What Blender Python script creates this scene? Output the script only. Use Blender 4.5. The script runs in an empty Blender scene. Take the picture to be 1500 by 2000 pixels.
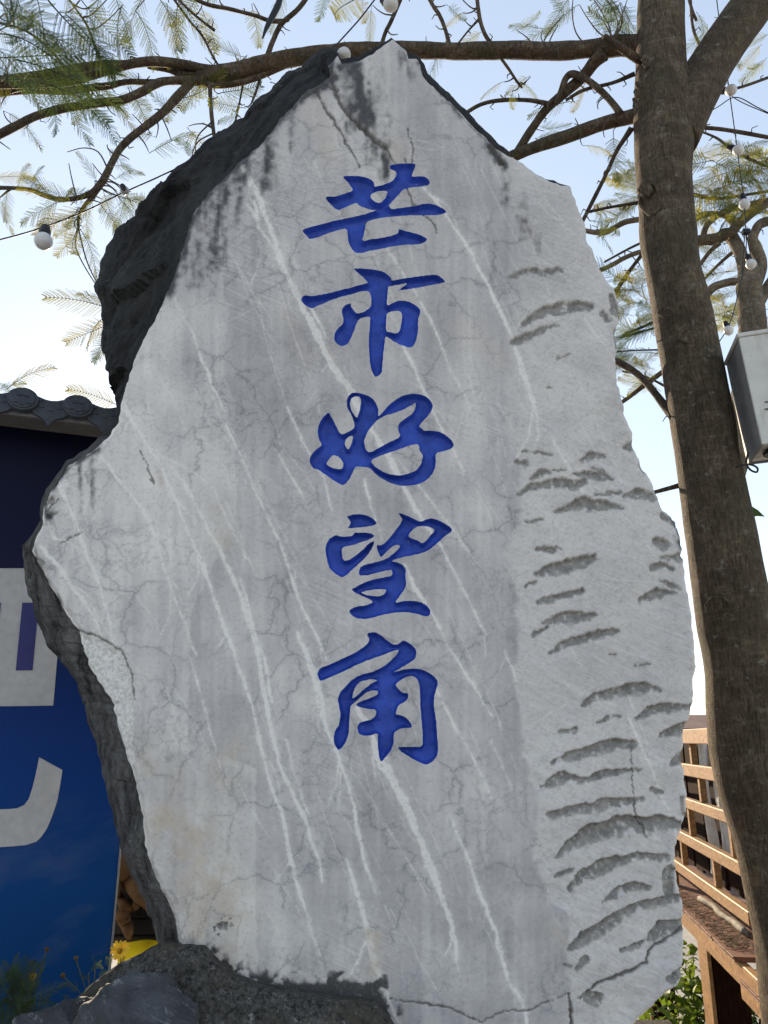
import bpy, math, random
import numpy as np
from mathutils import Vector, Matrix
from mathutils.geometry import delaunay_2d_cdt

# ------------------------------------------------------------------ camera, sky, sun, exposure
scene = bpy.context.scene
PITCH = math.radians(16.5)
EYE = np.array([0.0, 0.0, 1.6])
FPX = 1503.0
cam_d = bpy.data.cameras.new('camera')
cam = bpy.data.objects.new('camera', cam_d)
scene.collection.objects.link(cam)
cam_d.sensor_fit = 'VERTICAL'
cam_d.sensor_height = 36.0
cam_d.lens = FPX / 2000.0 * 36.0
cam_d.clip_start = 0.05
cam_d.clip_end = 8000.0
cam.location = EYE
cam.rotation_euler = (math.radians(90) + PITCH, 0, 0)
scene.camera = cam

SUN_EL = math.radians(19.0)
SUN_AZ = math.radians(-15.0)          # left of the viewing direction (+Y)
world = bpy.data.worlds.new('World')
scene.world = world
world.use_nodes = True
wn = world.node_tree
bg = wn.nodes['Background']
sky = wn.nodes.new('ShaderNodeTexSky')
sky.sky_type = 'NISHITA'
sky.sun_disc = False
sky.sun_elevation = SUN_EL
sky.sun_rotation = SUN_AZ
sky.altitude = 900
sky.air_density = 1.0
sky.dust_density = 0.3
sky.ozone_density = 1.0
hsv = wn.nodes.new('ShaderNodeHueSaturation')      # hazy air: paler, more even sky
hsv.inputs['Hue'].default_value = 0.504
hsv.inputs['Saturation'].default_value = 0.97
gam = wn.nodes.new('ShaderNodeGamma')
gam.inputs['Gamma'].default_value = 0.50
wn.links.new(sky.outputs[0], hsv.inputs['Color'])
wn.links.new(hsv.outputs[0], gam.inputs[0])
wn.links.new(gam.outputs[0], bg.inputs[0])
bg.inputs[1].default_value = 0.15

sun_d = bpy.data.lights.new('sun', 'SUN')
sun_d.energy = 2.6
sun_d.angle = math.radians(0.5)
sun_d.color = (1.0, 0.80, 0.56)
sun = bpy.data.objects.new('sun', sun_d)
scene.collection.objects.link(sun)
sun_dir = Vector((math.sin(SUN_AZ) * math.cos(SUN_EL), math.cos(SUN_AZ) * math.cos(SUN_EL), math.sin(SUN_EL)))
sun.rotation_euler = sun_dir.to_track_quat('Z', 'Y').to_euler()

vs = scene.view_settings
vs.view_transform = 'Standard'
vs.look = 'None'
vs.gamma = 1.0
vs.use_curve_mapping = False
vs.exposure = 1.88
scene.cycles.max_bounces = 5
scene.cycles.diffuse_bounces = 3
scene.cycles.glossy_bounces = 2
scene.cycles.transmission_bounces = 3
scene.cycles.transparent_max_bounces = 4
scene.cycles.use_adaptive_sampling = True
scene.cycles.adaptive_threshold = 0.03

# ------------------------------------------------------------------ helpers
rng = random.Random(7)
CT, ST = math.cos(PITCH), math.sin(PITCH)
COL = scene.collection


def ray(x, y):
    dx = (np.asarray(x, float) - 750) / FPX
    dv = (1000 - np.asarray(y, float)) / FPX
    return np.stack([dx, CT - dv * ST, ST + dv * CT], -1)


def at(x, y, Y):
    """world point seen in direction (x, y) at distance Y in front of the camera"""
    r = ray(x, y)
    return EYE + r * (np.asarray(Y, float) / r[..., 1])[..., None]


def scale_at(x, y, Y):
    """metres per picture unit there"""
    r = ray(x, y)
    return np.asarray(Y, float) / r[..., 1] / FPX


def _hash(ix, iy, iz, seed):
    h = (ix * 374761393 + iy * 668265263 + iz * 2147483647 + seed * 974634721) & 0xFFFFFFFF
    h = ((h ^ (h >> 13)) * 1274126177) & 0xFFFFFFFF
    h = ((h ^ (h >> 16)) * 2246822519) & 0xFFFFFFFF
    return ((h ^ (h >> 15)) & 0xFFFFFF) / float(0xFFFFFF)


def vnoise(p, seed=0):
    p = np.asarray(p, float)
    i = np.floor(p).astype(np.int64)
    f = p - i
    f = f * f * (3 - 2 * f)
    r = 0
    for a in (0, 1):
        for b in (0, 1):
            for c in (0, 1):
                w = (f[:, 0] if a else 1 - f[:, 0]) * (f[:, 1] if b else 1 - f[:, 1]) * (f[:, 2] if c else 1 - f[:, 2])
                r = r + w * _hash(i[:, 0] + a, i[:, 1] + b, i[:, 2] + c, seed)
    return r * 2 - 1


def fbm(p, octaves=4, seed=0, gain=0.5):
    p = np.asarray(p, float)
    if p.shape[1] == 2:
        p = np.concatenate([p, np.zeros((len(p), 1))], 1)
    s, a, t = 0, 1.0, 0
    for k in range(octaves):
        s = s + a * vnoise(p * (2.03 ** k) + 17.3 * k, seed + k)
        t += a
        a *= gain
    return s / t


def sstep(a, b, x):
    t = np.clip((x - a) / (b - a), 0, 1)
    return t * t * (3 - 2 * t)


def seg_dist(P, poly, closed=False, width=None):
    """distance of points P to a polyline; also nearest parameter-interpolated width and vertical offset"""
    poly = np.asarray(poly, float)
    A = poly
    B = np.roll(poly, -1, 0) if closed else poly[1:]
    n = len(poly) if closed else len(poly) - 1
    best = np.full(len(P), 1e9)
    wv = np.zeros(len(P))
    off = np.zeros(len(P))
    for k in range(n):
        a, b = A[k, :2], B[k, :2]
        ab = b - a
        L = ab @ ab + 1e-9
        t = np.clip(((P - a) @ ab) / L, 0, 1)
        q = a + t[:, None] * ab
        dv = P - q
        d = np.hypot(dv[:, 0], dv[:, 1])
        m = d < best
        best[m] = d[m]
        off[m] = dv[m, 1]
        if poly.shape[1] > 2:
            wv[m] = (A[k, 2] + t[m] * (B[k, 2] - A[k, 2]))
    return best, wv, off


def near_line(P, poly, rmax):
    """like seg_dist, but only evaluated inside the polyline's own box"""
    poly = np.asarray(poly, float)
    lo = poly[:, :2].min(0) - rmax
    hi = poly[:, :2].max(0) + rmax
    m = np.where(((P > lo) & (P < hi)).all(1))[0]
    d, w, o = seg_dist(P[m], poly)
    return m, d, w, o


def loop_dist(P, poly, cap):
    """distance to a closed outline, up to cap"""
    order = np.argsort(P[:, 1], kind='stable')
    S = P[order]
    ysorted = S[:, 1]
    best = np.full(len(P), float(cap))
    nxt = np.roll(poly, -1, 0)
    for a, b in zip(poly, nxt):
        i0, i1 = np.searchsorted(ysorted, [min(a[1], b[1]) - cap, max(a[1], b[1]) + cap])
        if i1 <= i0:
            continue
        xs_ = S[i0:i1, 0]
        m = np.where((xs_ > min(a[0], b[0]) - cap) & (xs_ < max(a[0], b[0]) + cap))[0]
        if not len(m):
            continue
        m = m + i0
        ab = b - a
        t = np.clip(((S[m] - a) @ ab) / (ab @ ab + 1e-9), 0, 1)
        q = S[m] - a - t[:, None] * ab
        best[m] = np.minimum(best[m], np.hypot(q[:, 0], q[:, 1]))
    out = np.empty(len(P))
    out[order] = best
    return out


def in_poly(P, poly):
    poly = np.asarray(poly, float)
    r = np.zeros(len(P), bool)
    m = np.where(((P > poly.min(0)) & (P < poly.max(0))).all(1))[0]
    m = m[np.argsort(P[m, 1], kind='stable')]
    x, y = P[m, 0], P[m, 1]
    ins = np.zeros(len(m), bool)
    j = len(poly) - 1
    for i in range(len(poly)):
        yi, yj, xi, xj = poly[i, 1], poly[j, 1], poly[i, 0], poly[j, 0]
        if yi != yj:
            i0, i1 = np.searchsorted(y, [min(yi, yj), max(yi, yj)])
            if i1 > i0:
                ins[i0:i1] ^= x[i0:i1] < (xj - xi) * (y[i0:i1] - yi) / (yj - yi) + xi
        j = i
    r[m] = ins
    return r


def chaikin(p, n=1, q=0.22):
    p = np.asarray(p, float)
    for _ in range(n):
        nx = np.roll(p, -1, 0)
        p = np.stack([p * (1 - q) + nx * q, p * q + nx * (1 - q)], 1).reshape(-1, 2)
    return p


def resample(p, step=None, n=None, closed=False):
    p = np.asarray(p, float)
    if closed:
        p = np.concatenate([p, p[:1]])
    L = np.concatenate([[0], np.cumsum(np.linalg.norm(np.diff(p, axis=0), axis=1))])
    if n is None:
        n = max(2, int(round(L[-1] / step)) + (0 if closed else 1))
    s = np.linspace(0, L[-1], n, endpoint=not closed)
    return np.stack([np.interp(s, L, p[:, k]) for k in range(p.shape[1])], 1)


def catmull(p, sub=6):
    p = np.asarray(p, float)
    if len(p) < 3:
        return resample(p, n=sub + 1)
    e = np.concatenate([[2 * p[0] - p[1]], p, [2 * p[-1] - p[-2]]])
    out = []
    for i in range(1, len(e) - 2):
        for k in range(sub):
            t = k / sub
            a, b, c, d = e[i - 1], e[i], e[i + 1], e[i + 2]
            out.append(0.5 * (2 * b + (c - a) * t + (2 * a - 5 * b + 4 * c - d) * t * t + (3 * b - a - 3 * c + d) * t ** 3))
    out.append(p[-1])
    return np.array(out)


def mesh_data(name, verts, faces, mat=None, smooth=False, colors=None):
    me = bpy.data.meshes.new(name)
    me.from_pydata(np.asarray(verts, float).tolist(), [], [list(map(int, f)) for f in faces])
    if smooth:
        me.polygons.foreach_set('use_smooth', [True] * len(me.polygons))
    if colors:
        for k, arr in colors.items():
            a = me.attributes.new(k, 'FLOAT_COLOR', 'POINT')
            a.data.foreach_set('color', np.asarray(arr, np.float32).ravel())
    for m in (mat if isinstance(mat, (list, tuple)) else [mat]):
        if m:
            me.materials.append(m)
    me.update()
    return me


def link(name, me, parent=None, loc=None):
    o = bpy.data.objects.new(name, me)
    COL.objects.link(o)
    if parent:
        o.parent = parent
    if loc is not None:
        o.location = loc
    return o


def obj(name, verts, faces, mat, parent=None, smooth=False, colors=None):
    return link(name, mesh_data(name, verts, faces, mat, smooth, colors), parent)


def tag(o, label=None, cat=None, group=None, kind=None):
    if label: o['label'] = label
    if cat: o['category'] = cat
    if group: o['group'] = group
    if kind: o['kind'] = kind
    return o


def thing(name, label, cat, group=None):
    return tag(link(name, None), label, cat, group)


class MB:
    """collects shapes for one mesh"""
    def __init__(s):
        s.v, s.f = [], []

    def add(s, v, f):
        b = len(s.v)
        s.v += [tuple(q) for q in v]
        s.f += [tuple(i + b for i in q) for q in f]
        return s

    def box(s, c, size, axes=None, bevel=0.0):
        c = np.asarray(c, float)
        ax = np.eye(3) if axes is None else np.asarray(axes, float)
        h = np.asarray(size, float) / 2
        if bevel <= 0:
            v = [c + ax.T @ (h * np.array(q)) for q in [(-1, -1, -1), (1, -1, -1), (1, 1, -1), (-1, 1, -1), (-1, -1, 1), (1, -1, 1), (1, 1, 1), (-1, 1, 1)]]
            return s.add(v, [(0, 3, 2, 1), (4, 5, 6, 7), (0, 1, 5, 4), (1, 2, 6, 5), (2, 3, 7, 6), (3, 0, 4, 7)])
        # chamfer: three vertices per corner
        v, idx = [], {}
        for sx in (-1, 1):
            for sy in (-1, 1):
                for sz in (-1, 1):
                    sg = np.array([sx, sy, sz], float)
                    for k in range(3):
                        q = sg * h
                        for m in range(3):
                            if m != k:
                                q[m] -= sg[m] * bevel
                        idx[(sx, sy, sz, k)] = len(v)
                        v.append(c + ax.T @ q)
        f = []
        for k in range(3):
            a, b = [m for m in range(3) if m != k]
            for sg in (-1, 1):
                def cc(sa, sb):
                    q = [0, 0, 0]; q[k] = sg; q[a] = sa; q[b] = sb
                    return idx[(q[0], q[1], q[2], k)]
                f.append((cc(-1, -1), cc(1, -1), cc(1, 1), cc(-1, 1)))
            for sa in (-1, 1):
                for sb in (-1, 1):
                    q0 = [0, 0, 0]; q0[a] = sa; q0[b] = sb
                    q1 = list(q0); q0[k] = -1; q1[k] = 1
                    f.append((idx[tuple(q0) + (a,)], idx[tuple(q1) + (a,)], idx[tuple(q1) + (b,)], idx[tuple(q0) + (b,)]))
        for sx in (-1, 1):
            for sy in (-1, 1):
                for sz in (-1, 1):
                    f.append(tuple(idx[(sx, sy, sz, k)] for k in range(3)))
        return s.add(v, f)

    def tube(s, pts, radii, n=8, wob=0.0, seed=0, cap=True, freq=6.0):
        pts = np.asarray(pts, float)
        radii = np.broadcast_to(np.asarray(radii, float), (len(pts),))
        T = np.gradient(pts, axis=0)
        T /= np.linalg.norm(T, axis=1)[:, None] + 1e-12
        u = np.cross(T[0], (0.3, 1.0, 0.2)); u /= np.linalg.norm(u)
        ang = np.linspace(0, 2 * math.pi, n, endpoint=False)
        V = np.zeros((len(pts), n, 3))
        for i in range(len(pts)):
            u = u - T[i] * (u @ T[i]); u /= np.linalg.norm(u) + 1e-12
            w = np.cross(T[i], u)
            V[i] = np.cos(ang)[:, None] * u + np.sin(ang)[:, None] * w
        if wob > 0:
            q = (pts[:, None] + V * radii[:, None, None]).reshape(-1, 3)
            nz = fbm(q * freq, 3, seed).reshape(len(pts), n)
            rr = radii[:, None] * (1 + wob * nz)
        else:
            rr = np.repeat(radii[:, None], n, 1)
        P = pts[:, None] + V * rr[..., None]
        f = []
        for i in range(len(pts) - 1):
            for k in range(n):
                k2 = (k + 1) % n
                f.append((i * n + k, i * n + k2, (i + 1) * n + k2, (i + 1) * n + k))
        if cap:
            f.append(tuple(range(n - 1, -1, -1)))
            f.append(tuple(range((len(pts) - 1) * n, len(pts) * n)))
        return s.add(P.reshape(-1, 3), f)

    def build(s, name, mat, parent=None, smooth=False):
        return obj(name, s.v, s.f, mat, parent, smooth)


# ------------------------------------------------------------------ materials
class NT:
    def __init__(s, name):
        s.m = bpy.data.materials.new(name)
        s.m.use_nodes = True
        s.t = s.m.node_tree
        s.t.nodes.clear()
        s.out = s.n('ShaderNodeOutputMaterial')
        s.bsdf = s.n('ShaderNodeBsdfPrincipled')
        s.l(s.bsdf.outputs[0], s.out.inputs[0])

    def n(s, kind, **kw):
        q = s.t.nodes.new(kind)
        for k, v in kw.items():
            setattr(q, k, v)
        return q

    def l(s, a, b):
        s.t.links.new(a, b)

    def put(s, sock, v):
        if hasattr(v, 'is_output') or isinstance(v, bpy.types.NodeSocket):
            s.l(v, sock)
        elif v is not None:
            if isinstance(v, (tuple, list)) and len(v) == 3 and sock.type == 'RGBA':
                v = tuple(v) + (1,)
            sock.default_value = v

    def coord(s, scale=(1, 1, 1), rot=(0, 0, 0), kind='Object', loc=(0, 0, 0)):
        tc = s.n('ShaderNodeTexCoord')
        src = tc.outputs[kind]
        if any(rot):
            mr = s.n('ShaderNodeMapping')
            mr.inputs['Rotation'].default_value = rot
            s.l(src, mr.inputs[0])
            src = mr.outputs[0]
        if scale == (1, 1, 1):
            return src
        mp = s.n('ShaderNodeMapping')
        s.l(src, mp.inputs[0])
        mp.inputs['Scale'].default_value = scale
        return mp.outputs[0]

    def noise(s, vec, scale=5, detail=4, rough=0.55, dist=0.0, out=0):
        q = s.n('ShaderNodeTexNoise')
        s.put(q.inputs['Vector'], vec)
        q.inputs['Scale'].default_value = scale
        q.inputs['Detail'].default_value = detail
        q.inputs['Roughness'].default_value = rough
        q.inputs['Distortion'].default_value = dist
        return q.outputs[out]

    def voro(s, vec, scale=5, feature='F1', out='Distance'):
        q = s.n('ShaderNodeTexVoronoi', feature=feature)
        s.put(q.inputs['Vector'], vec)
        q.inputs['Scale'].default_value = scale
        return q.outputs[out]

    def ramp(s, fac, stops, interp='LINEAR'):
        q = s.n('ShaderNodeValToRGB')
        s.put(q.inputs[0], fac)
        q.color_ramp.interpolation = interp
        el = q.color_ramp.elements
        while len(el) < len(stops):
            el.new(0.5)
        for e, (p, c) in zip(el, stops):
            e.position = p
            e.color = (c, c, c, 1) if isinstance(c, (int, float)) else tuple(c) + (1,)
        return q.outputs[0]

    def mix(s, fac, a, b, mode='MIX'):
        q = s.n('ShaderNodeMix', data_type='RGBA', blend_type=mode)
        s.put(q.inputs[0], fac)
        s.put(q.inputs[6], a)
        s.put(q.inputs[7], b)
        return q.outputs[2]

    def math(s, op, a, b=None, c=None, clamp=False):
        q = s.n('ShaderNodeMath', operation=op)
        q.use_clamp = clamp
        s.put(q.inputs[0], a)
        if b is not None: s.put(q.inputs[1], b)
        if c is not None: s.put(q.inputs[2], c)
        return q.outputs[0]

    def vadd(s, a, b, k=1.0):
        sc = s.n('ShaderNodeVectorMath', operation='SCALE')
        s.put(sc.inputs[0], b); sc.inputs['Scale'].default_value = k
        q = s.n('ShaderNodeVectorMath', operation='ADD')
        s.put(q.inputs[0], a); s.put(q.inputs[1], sc.outputs[0])
        return q.outputs[0]

    def attr(s, name):
        q = s.n('ShaderNodeAttribute')
        q.attribute_name = name
        sp = s.n('ShaderNodeSeparateColor')
        s.l(q.outputs['Color'], sp.inputs[0])
        return sp.outputs[0], sp.outputs[1], sp.outputs[2], q.outputs['Alpha']

    def bump(s, h, strength=0.3, dist=0.01, normal=None):
        q = s.n('ShaderNodeBump')
        q.inputs['Strength'].default_value = strength
        q.inputs['Distance'].default_value = dist
        s.put(q.inputs['Height'], h)
        if normal is not None: s.l(normal, q.inputs['Normal'])
        return q.outputs[0]

    def done(s, color=None, rough=None, normal=None, spec=None, metal=None, **kw):
        b = s.bsdf.inputs
        if color is not None: s.put(b['Base Color'], color)
        if rough is not None: s.put(b['Roughness'], rough)
        if normal is not None: s.l(normal, b['Normal'])
        if spec is not None: b['Specular IOR Level'].default_value = spec
        if metal is not None: b['Metallic'].default_value = metal
        for k, v in kw.items():
            s.put(b[k], v)
        return s.m


def simple(name, c1, c2, scale=6, rough=0.7, bump=0.2, bd=0.01, stretch=(1, 1, 1), spec=0.3, detail=5, rot=(0, 0, 0), kind='Object', **kw):
    t = NT(name)
    co = t.coord(stretch, rot, kind)
    n1 = t.noise(co, scale, detail, 0.6)
    n2 = t.noise(co, scale * 5, 4, 0.6)
    f = t.ramp(n1, [(0.32, 0.0), (0.68, 1.0)])
    col = t.mix(f, c1, c2)
    col = t.mix(t.ramp(n2, [(0.35, 0.0), (0.7, 0.35)]), col, tuple(x * 0.6 for x in c1))
    h = t.math('ADD', t.math('MULTIPLY', n1, 0.6), t.math('MULTIPLY', n2, 0.4))
    return t.done(col, rough, t.bump(h, bump, bd) if bump else None, spec, **kw)


def m_face():
    t = NT('polished grey marble')
    co = t.coord()
    v, soot, chip, grind = t.attr('mark_a')
    tan, fresh, base, crack = t.attr('mark_b')
    hmask, smask, cnz, spare = t.attr('mark_c')
    fine = t.noise(co, 75, 4, 0.7)
    col = t.ramp(base, [(0.0, (0.285, 0.262, 0.258)), (0.4, (0.485, 0.448, 0.424)), (0.7, (0.665, 0.615, 0.565)), (1.0, (0.86, 0.795, 0.715))])
    # saw lines
    saw = t.noise(t.coord((5, 5, 190), (0, math.radians(-24), 0)), 1.0, 1, 0.5)
    col = t.mix(t.math('MULTIPLY', t.ramp(saw, [(0.50, 0.0), (0.64, 0.6)]), smask), col, (0.76, 0.705, 0.65))
    # ground-down right flank
    g1 = t.noise(t.coord((7, 7, 55), (0, math.radians(-24), 0)), 1.0, 4, 0.75, 2.6)
    g2 = t.noise(t.coord((9, 9, 26), (0, math.radians(30), 0)), 1.0, 4, 0.7, 3.0)
    gc = t.mix(t.ramp(g1, [(0.36, 0.0), (0.66, 0.8)]), col, (0.74, 0.69, 0.635))
    gc = t.mix(t.ramp(g2, [(0.52, 0.0), (0.75, 0.55)]), gc, (0.38, 0.35, 0.332))
    col = t.mix(t.math('MULTIPLY', grind, 0.75), col, gc)
    # hair cracks with a soft dark halo
    warp = t.vadd(co, t.noise(co, 3.2, 3, 0.6, out=1), 0.26)
    warp = t.vadd(warp, t.noise(co, 15, 4, 0.7, out=1), 0.085)
    h1 = t.ramp(t.voro(warp, 5.2, 'DISTANCE_TO_EDGE'), [(0.0, 1.0), (0.010, 0.75), (0.024, 0.22), (0.09, 0.0)])
    h2 = t.ramp(t.voro(warp, 12.5, 'DISTANCE_TO_EDGE'), [(0.0, 0.75), (0.022, 0.35), (0.08, 0.0)])
    hh = t.math('MULTIPLY', h1, hmask)
    hh = t.math('MAXIMUM', hh, t.math('MULTIPLY', h2, t.math('MULTIPLY', spare, 0.9)))
    col = t.mix(t.math('MULTIPLY', hh, 0.5), col, (0.13, 0.135, 0.15))
    # calcite veins, iron stain, chips, fresh break, soot, open cracks
    v = t.ramp(t.math('ADD', v, t.math('MULTIPLY', t.math('SUBTRACT', fine, 0.5), t.math('MULTIPLY', t.math('GREATER_THAN', v, 0.04), 0.34))), [(0.05, 0.0), (0.34, 0.26), (0.74, 0.86)])
    col = t.mix(v, col, t.mix(fine, (0.76, 0.70, 0.635), (0.91, 0.85, 0.78)))
    col = t.mix(tan, col, (0.52, 0.40, 0.265))
    cc = t.mix(cnz, (0.15, 0.138, 0.120), (0.35, 0.322, 0.282))
    cc = t.mix(t.ramp(fine, [(0.56, 0.0), (0.70, 0.75)]), cc, (0.52, 0.515, 0.50))
    col = t.mix(t.math('MULTIPLY', chip, 0.9), col, cc)
    fc = t.mix(t.ramp(t.noise(co, 95, 4, 0.75), [(0.34, 0.0), (0.60, 1.0)]), (0.56, 0.52, 0.47), (0.88, 0.83, 0.765))
    col = t.mix(fresh, col, fc)
    col = t.mix(t.math('MULTIPLY', soot, 0.94), col, (0.030, 0.029, 0.028))
    col = t.mix(t.math('MULTIPLY', crack, 0.85), col, (0.060, 0.048, 0.036))
    col = t.mix(t.ramp(fine, [(0.28, 0.34), (0.48, 0.0)]), col, (0.17, 0.17, 0.175))
    col = t.mix(t.ramp(fine, [(0.58, 0.0), (0.78, 0.22)]), col, (0.80, 0.79, 0.77))
    sp = t.voro(co, 40, 'F1')
    col = t.mix(t.math('MULTIPLY', t.ramp(sp, [(0.06, 0.8), (0.09, 0.0)]), hmask), col, (0.74, 0.74, 0.74))
    rough = t.mix(t.math('MAXIMUM', grind, chip), (0.50, 0.50, 0.50), (0.78, 0.78, 0.78))
    rgh = t.math('MAXIMUM', chip, fresh)
    bh = t.math('ADD', t.math('MULTIPLY', fine, t.math('ADD', 0.4, t.math('MULTIPLY', rgh, 2.6))), t.math('MULTIPLY', t.math('MULTIPLY', grind, g1), 1.0))
    return t.done(col, rough, t.bump(bh, 0.6, 0.004), 0.32)


def m_flank():
    t = NT('weathered dark rock')
    co = t.coord()
    n1 = t.noise(co, 5, 6, 0.65)
    n2 = t.noise(co, 28, 5, 0.7)
    n3 = t.noise(t.coord((9, 9, 2.5), (0, math.radians(-20), 0)), 1.6, 6, 0.7)
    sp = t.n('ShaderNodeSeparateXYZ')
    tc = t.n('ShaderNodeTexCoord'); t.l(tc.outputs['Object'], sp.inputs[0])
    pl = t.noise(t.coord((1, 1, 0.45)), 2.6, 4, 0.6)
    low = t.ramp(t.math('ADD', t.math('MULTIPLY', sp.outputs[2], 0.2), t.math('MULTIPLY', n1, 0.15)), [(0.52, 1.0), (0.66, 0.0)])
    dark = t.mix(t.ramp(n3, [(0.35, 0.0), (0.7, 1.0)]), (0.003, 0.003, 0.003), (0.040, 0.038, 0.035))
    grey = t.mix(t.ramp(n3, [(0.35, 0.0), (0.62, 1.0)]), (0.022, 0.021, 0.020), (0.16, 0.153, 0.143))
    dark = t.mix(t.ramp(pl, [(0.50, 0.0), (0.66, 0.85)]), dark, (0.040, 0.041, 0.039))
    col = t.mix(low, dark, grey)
    lich = t.ramp(n2, [(0.60, 0.0), (0.72, 1.0)])
    col = t.mix(t.math('MULTIPLY', lich, t.math('ADD', 0.16, t.math('MULTIPLY', low, 0.4))), col, (0.30, 0.30, 0.29))
    h = t.math('ADD', t.math('MULTIPLY', n1, 0.5), t.math('ADD', t.math('MULTIPLY', n2, 0.35), t.math('MULTIPLY', n3, 0.5)))
    return t.done(col, 0.85, t.bump(h, 1.0, 0.045), 0.2)


def m_paint():
    t = NT('blue carving paint')
    co = t.coord()
    n1 = t.noise(co, 16, 4, 0.6)
    n2 = t.noise(co, 90, 4, 0.65)
    col = t.mix(t.ramp(n1, [(0.35, 0.0), (0.65, 1.0)]), (0.016, 0.052, 0.33), (0.032, 0.088, 0.50))
    col = t.mix(t.ramp(n2, [(0.62, 0.0), (0.75, 0.5)]), col, (0.06, 0.10, 0.36))
    col = t.mix(t.ramp(t.voro(co, 55, 'F1'), [(0.05, 0.8), (0.075, 0.0)]), col, (0.02, 0.03, 0.10))
    dn = t.noise(co, 22, 5, 0.7)
    col = t.mix(t.ramp(dn, [(0.60, 0.0), (0.74, 0.55)]), col, (0.035, 0.045, 0.12))
    col = t.mix(t.ramp(t.noise(co, 50, 3, 0.7), [(0.70, 0.0), (0.76, 0.8)]), col, (0.36, 0.38, 0.45))
    h = t.math('ADD', n2, t.math('MULTIPLY', n1, 1.4))
    return t.done(col, 0.5, t.bump(h, 0.7, 0.005), 0.4)


def m_bark(name, c1, c2, c3, vs_=26.0, hs=130.0):
    t = NT(name)
    co = t.coord()
    g = t.noise(t.coord((hs, hs, vs_)), 1.0, 5, 0.7, 0.6)
    band = t.noise(t.coord((9, 9, 26)), 1.0, 5, 0.7, 1.5)
    patch = t.noise(co, 7, 5, 0.6)
    lich = t.noise(co, 22, 5, 0.7)
    col = t.mix(t.ramp(g, [(0.35, 0.0), (0.65, 1.0)]), c1, c2)
    col = t.mix(t.ramp(band, [(0.5, 0.0), (0.66, 0.6)]), col, c3)
    col = t.mix(t.ramp(patch, [(0.4, 0.45), (0.58, 0.0)]), col, tuple(x * 0.5 for x in c1))
    col = t.mix(t.ramp(lich, [(0.59, 0.0), (0.68, 0.8)]), col, (0.25, 0.24, 0.19))
    mo = t.noise(co, 2.2, 4, 0.6)
    col = t.mix(t.ramp(mo, [(0.5, 0.0), (0.66, 0.5)]), col, (0.075, 0.072, 0.040))
    fn = t.math('ABSOLUTE', t.math('SUBTRACT', t.noise(t.coord((34, 34, 6)), 1.0, 4, 0.6, 0.5), 0.5))
    fis = t.ramp(fn, [(0.0, 1.0), (0.03, 0.0)])
    col = t.mix(t.math('MULTIPLY', fis, 0.35), col, tuple(x * 0.35 for x in c1))
    h = t.math('ADD', t.math('MULTIPLY', g, 0.7), t.math('SUBTRACT', t.math('MULTIPLY', band, 0.3), t.math('MULTIPLY', fis, 0.2)))
    return t.done(col, 0.88, t.bump(t.math('ADD', h, t.math('MULTIPLY', lich, 0.5)), 0.9, 0.02), 0.2)


def m_leaf(name, c1, c2, trans=0.45):
    t = NT(name)
    oi = t.n('ShaderNodeObjectInfo')
    n = t.noise(t.coord(), 9, 2, 0.5)
    f = t.math('ADD', t.math('MULTIPLY', oi.outputs['Random'], 0.75), t.math('MULTIPLY', n, 0.3))
    col = t.mix(f, c1, c2)
    t.done(col, 0.55, None, 0.3)
    tr = t.n('ShaderNodeBsdfTranslucent')
    t.l(t.mix(1.0, col, (1.25, 1.2, 0.55), 'MULTIPLY'), tr.inputs[0])
    ms = t.n('ShaderNodeMixShader')
    ms.inputs[0].default_value = trans
    t.l(t.bsdf.outputs[0], ms.inputs[1]); t.l(tr.outputs[0], ms.inputs[2])
    t.l(ms.outputs[0], t.out.inputs[0])
    return t.m


def m_wood(name, c1, c2, rough=0.6, axis=0, spec=0.3):
    t = NT(name)
    sc = [30, 30, 30]
    sc[axis] = 1.6
    g = t.noise(t.coord(tuple(sc), (0, 0, -DECK_A)), 1.0, 5, 0.6, 1.2)
    w = t.n('ShaderNodeTexWave', wave_type='RINGS')
    t.l(t.vadd(t.coord((4, 4, 12), (0, 0, -DECK_A)), t.noise(t.coord(), 3, 3, 0.6, out=1), 1.2), w.inputs[0])
    w.inputs['Scale'].default_value = 1.4
    col = t.mix(t.ramp(g, [(0.35, 0.0), (0.68, 1.0)]), c1, c2)
    col = t.mix(t.math('MULTIPLY', w.outputs[1], 0.35), col, tuple(x * 0.55 for x in c1))
    return t.done(col, rough, t.bump(g, 0.35, 0.004), spec)


DECK_A = math.atan2(0.148, 0.989)
M = {}
M['face'] = m_face()
M['flank'] = m_flank()
M['paint'] = m_paint()
M['bark'] = m_bark('brown tree bark', (0.066, 0.047, 0.029), (0.185, 0.137, 0.090), (0.25, 0.195, 0.132))
M['branch'] = m_bark('branch bark', (0.07, 0.05, 0.034), (0.175, 0.126, 0.085), (0.20, 0.155, 0.11), 20, 60)
M['pale_bark'] = m_bark('pale bark', (0.16, 0.125, 0.09), (0.32, 0.26, 0.185), (0.12, 0.095, 0.07), 60, 24)
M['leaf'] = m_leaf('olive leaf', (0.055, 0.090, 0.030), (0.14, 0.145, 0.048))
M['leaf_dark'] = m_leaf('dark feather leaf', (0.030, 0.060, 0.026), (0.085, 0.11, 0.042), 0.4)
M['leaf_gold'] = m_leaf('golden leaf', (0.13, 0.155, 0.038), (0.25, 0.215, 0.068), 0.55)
M['leaf_bush'] = m_leaf('bush leaf', (0.06, 0.12, 0.02), (0.16, 0.22, 0.04), 0.5)
M['leaf_weed'] = m_leaf('weed leaf', (0.025, 0.055, 0.018), (0.06, 0.09, 0.03), 0.35)
M['mortar'] = None
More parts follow.
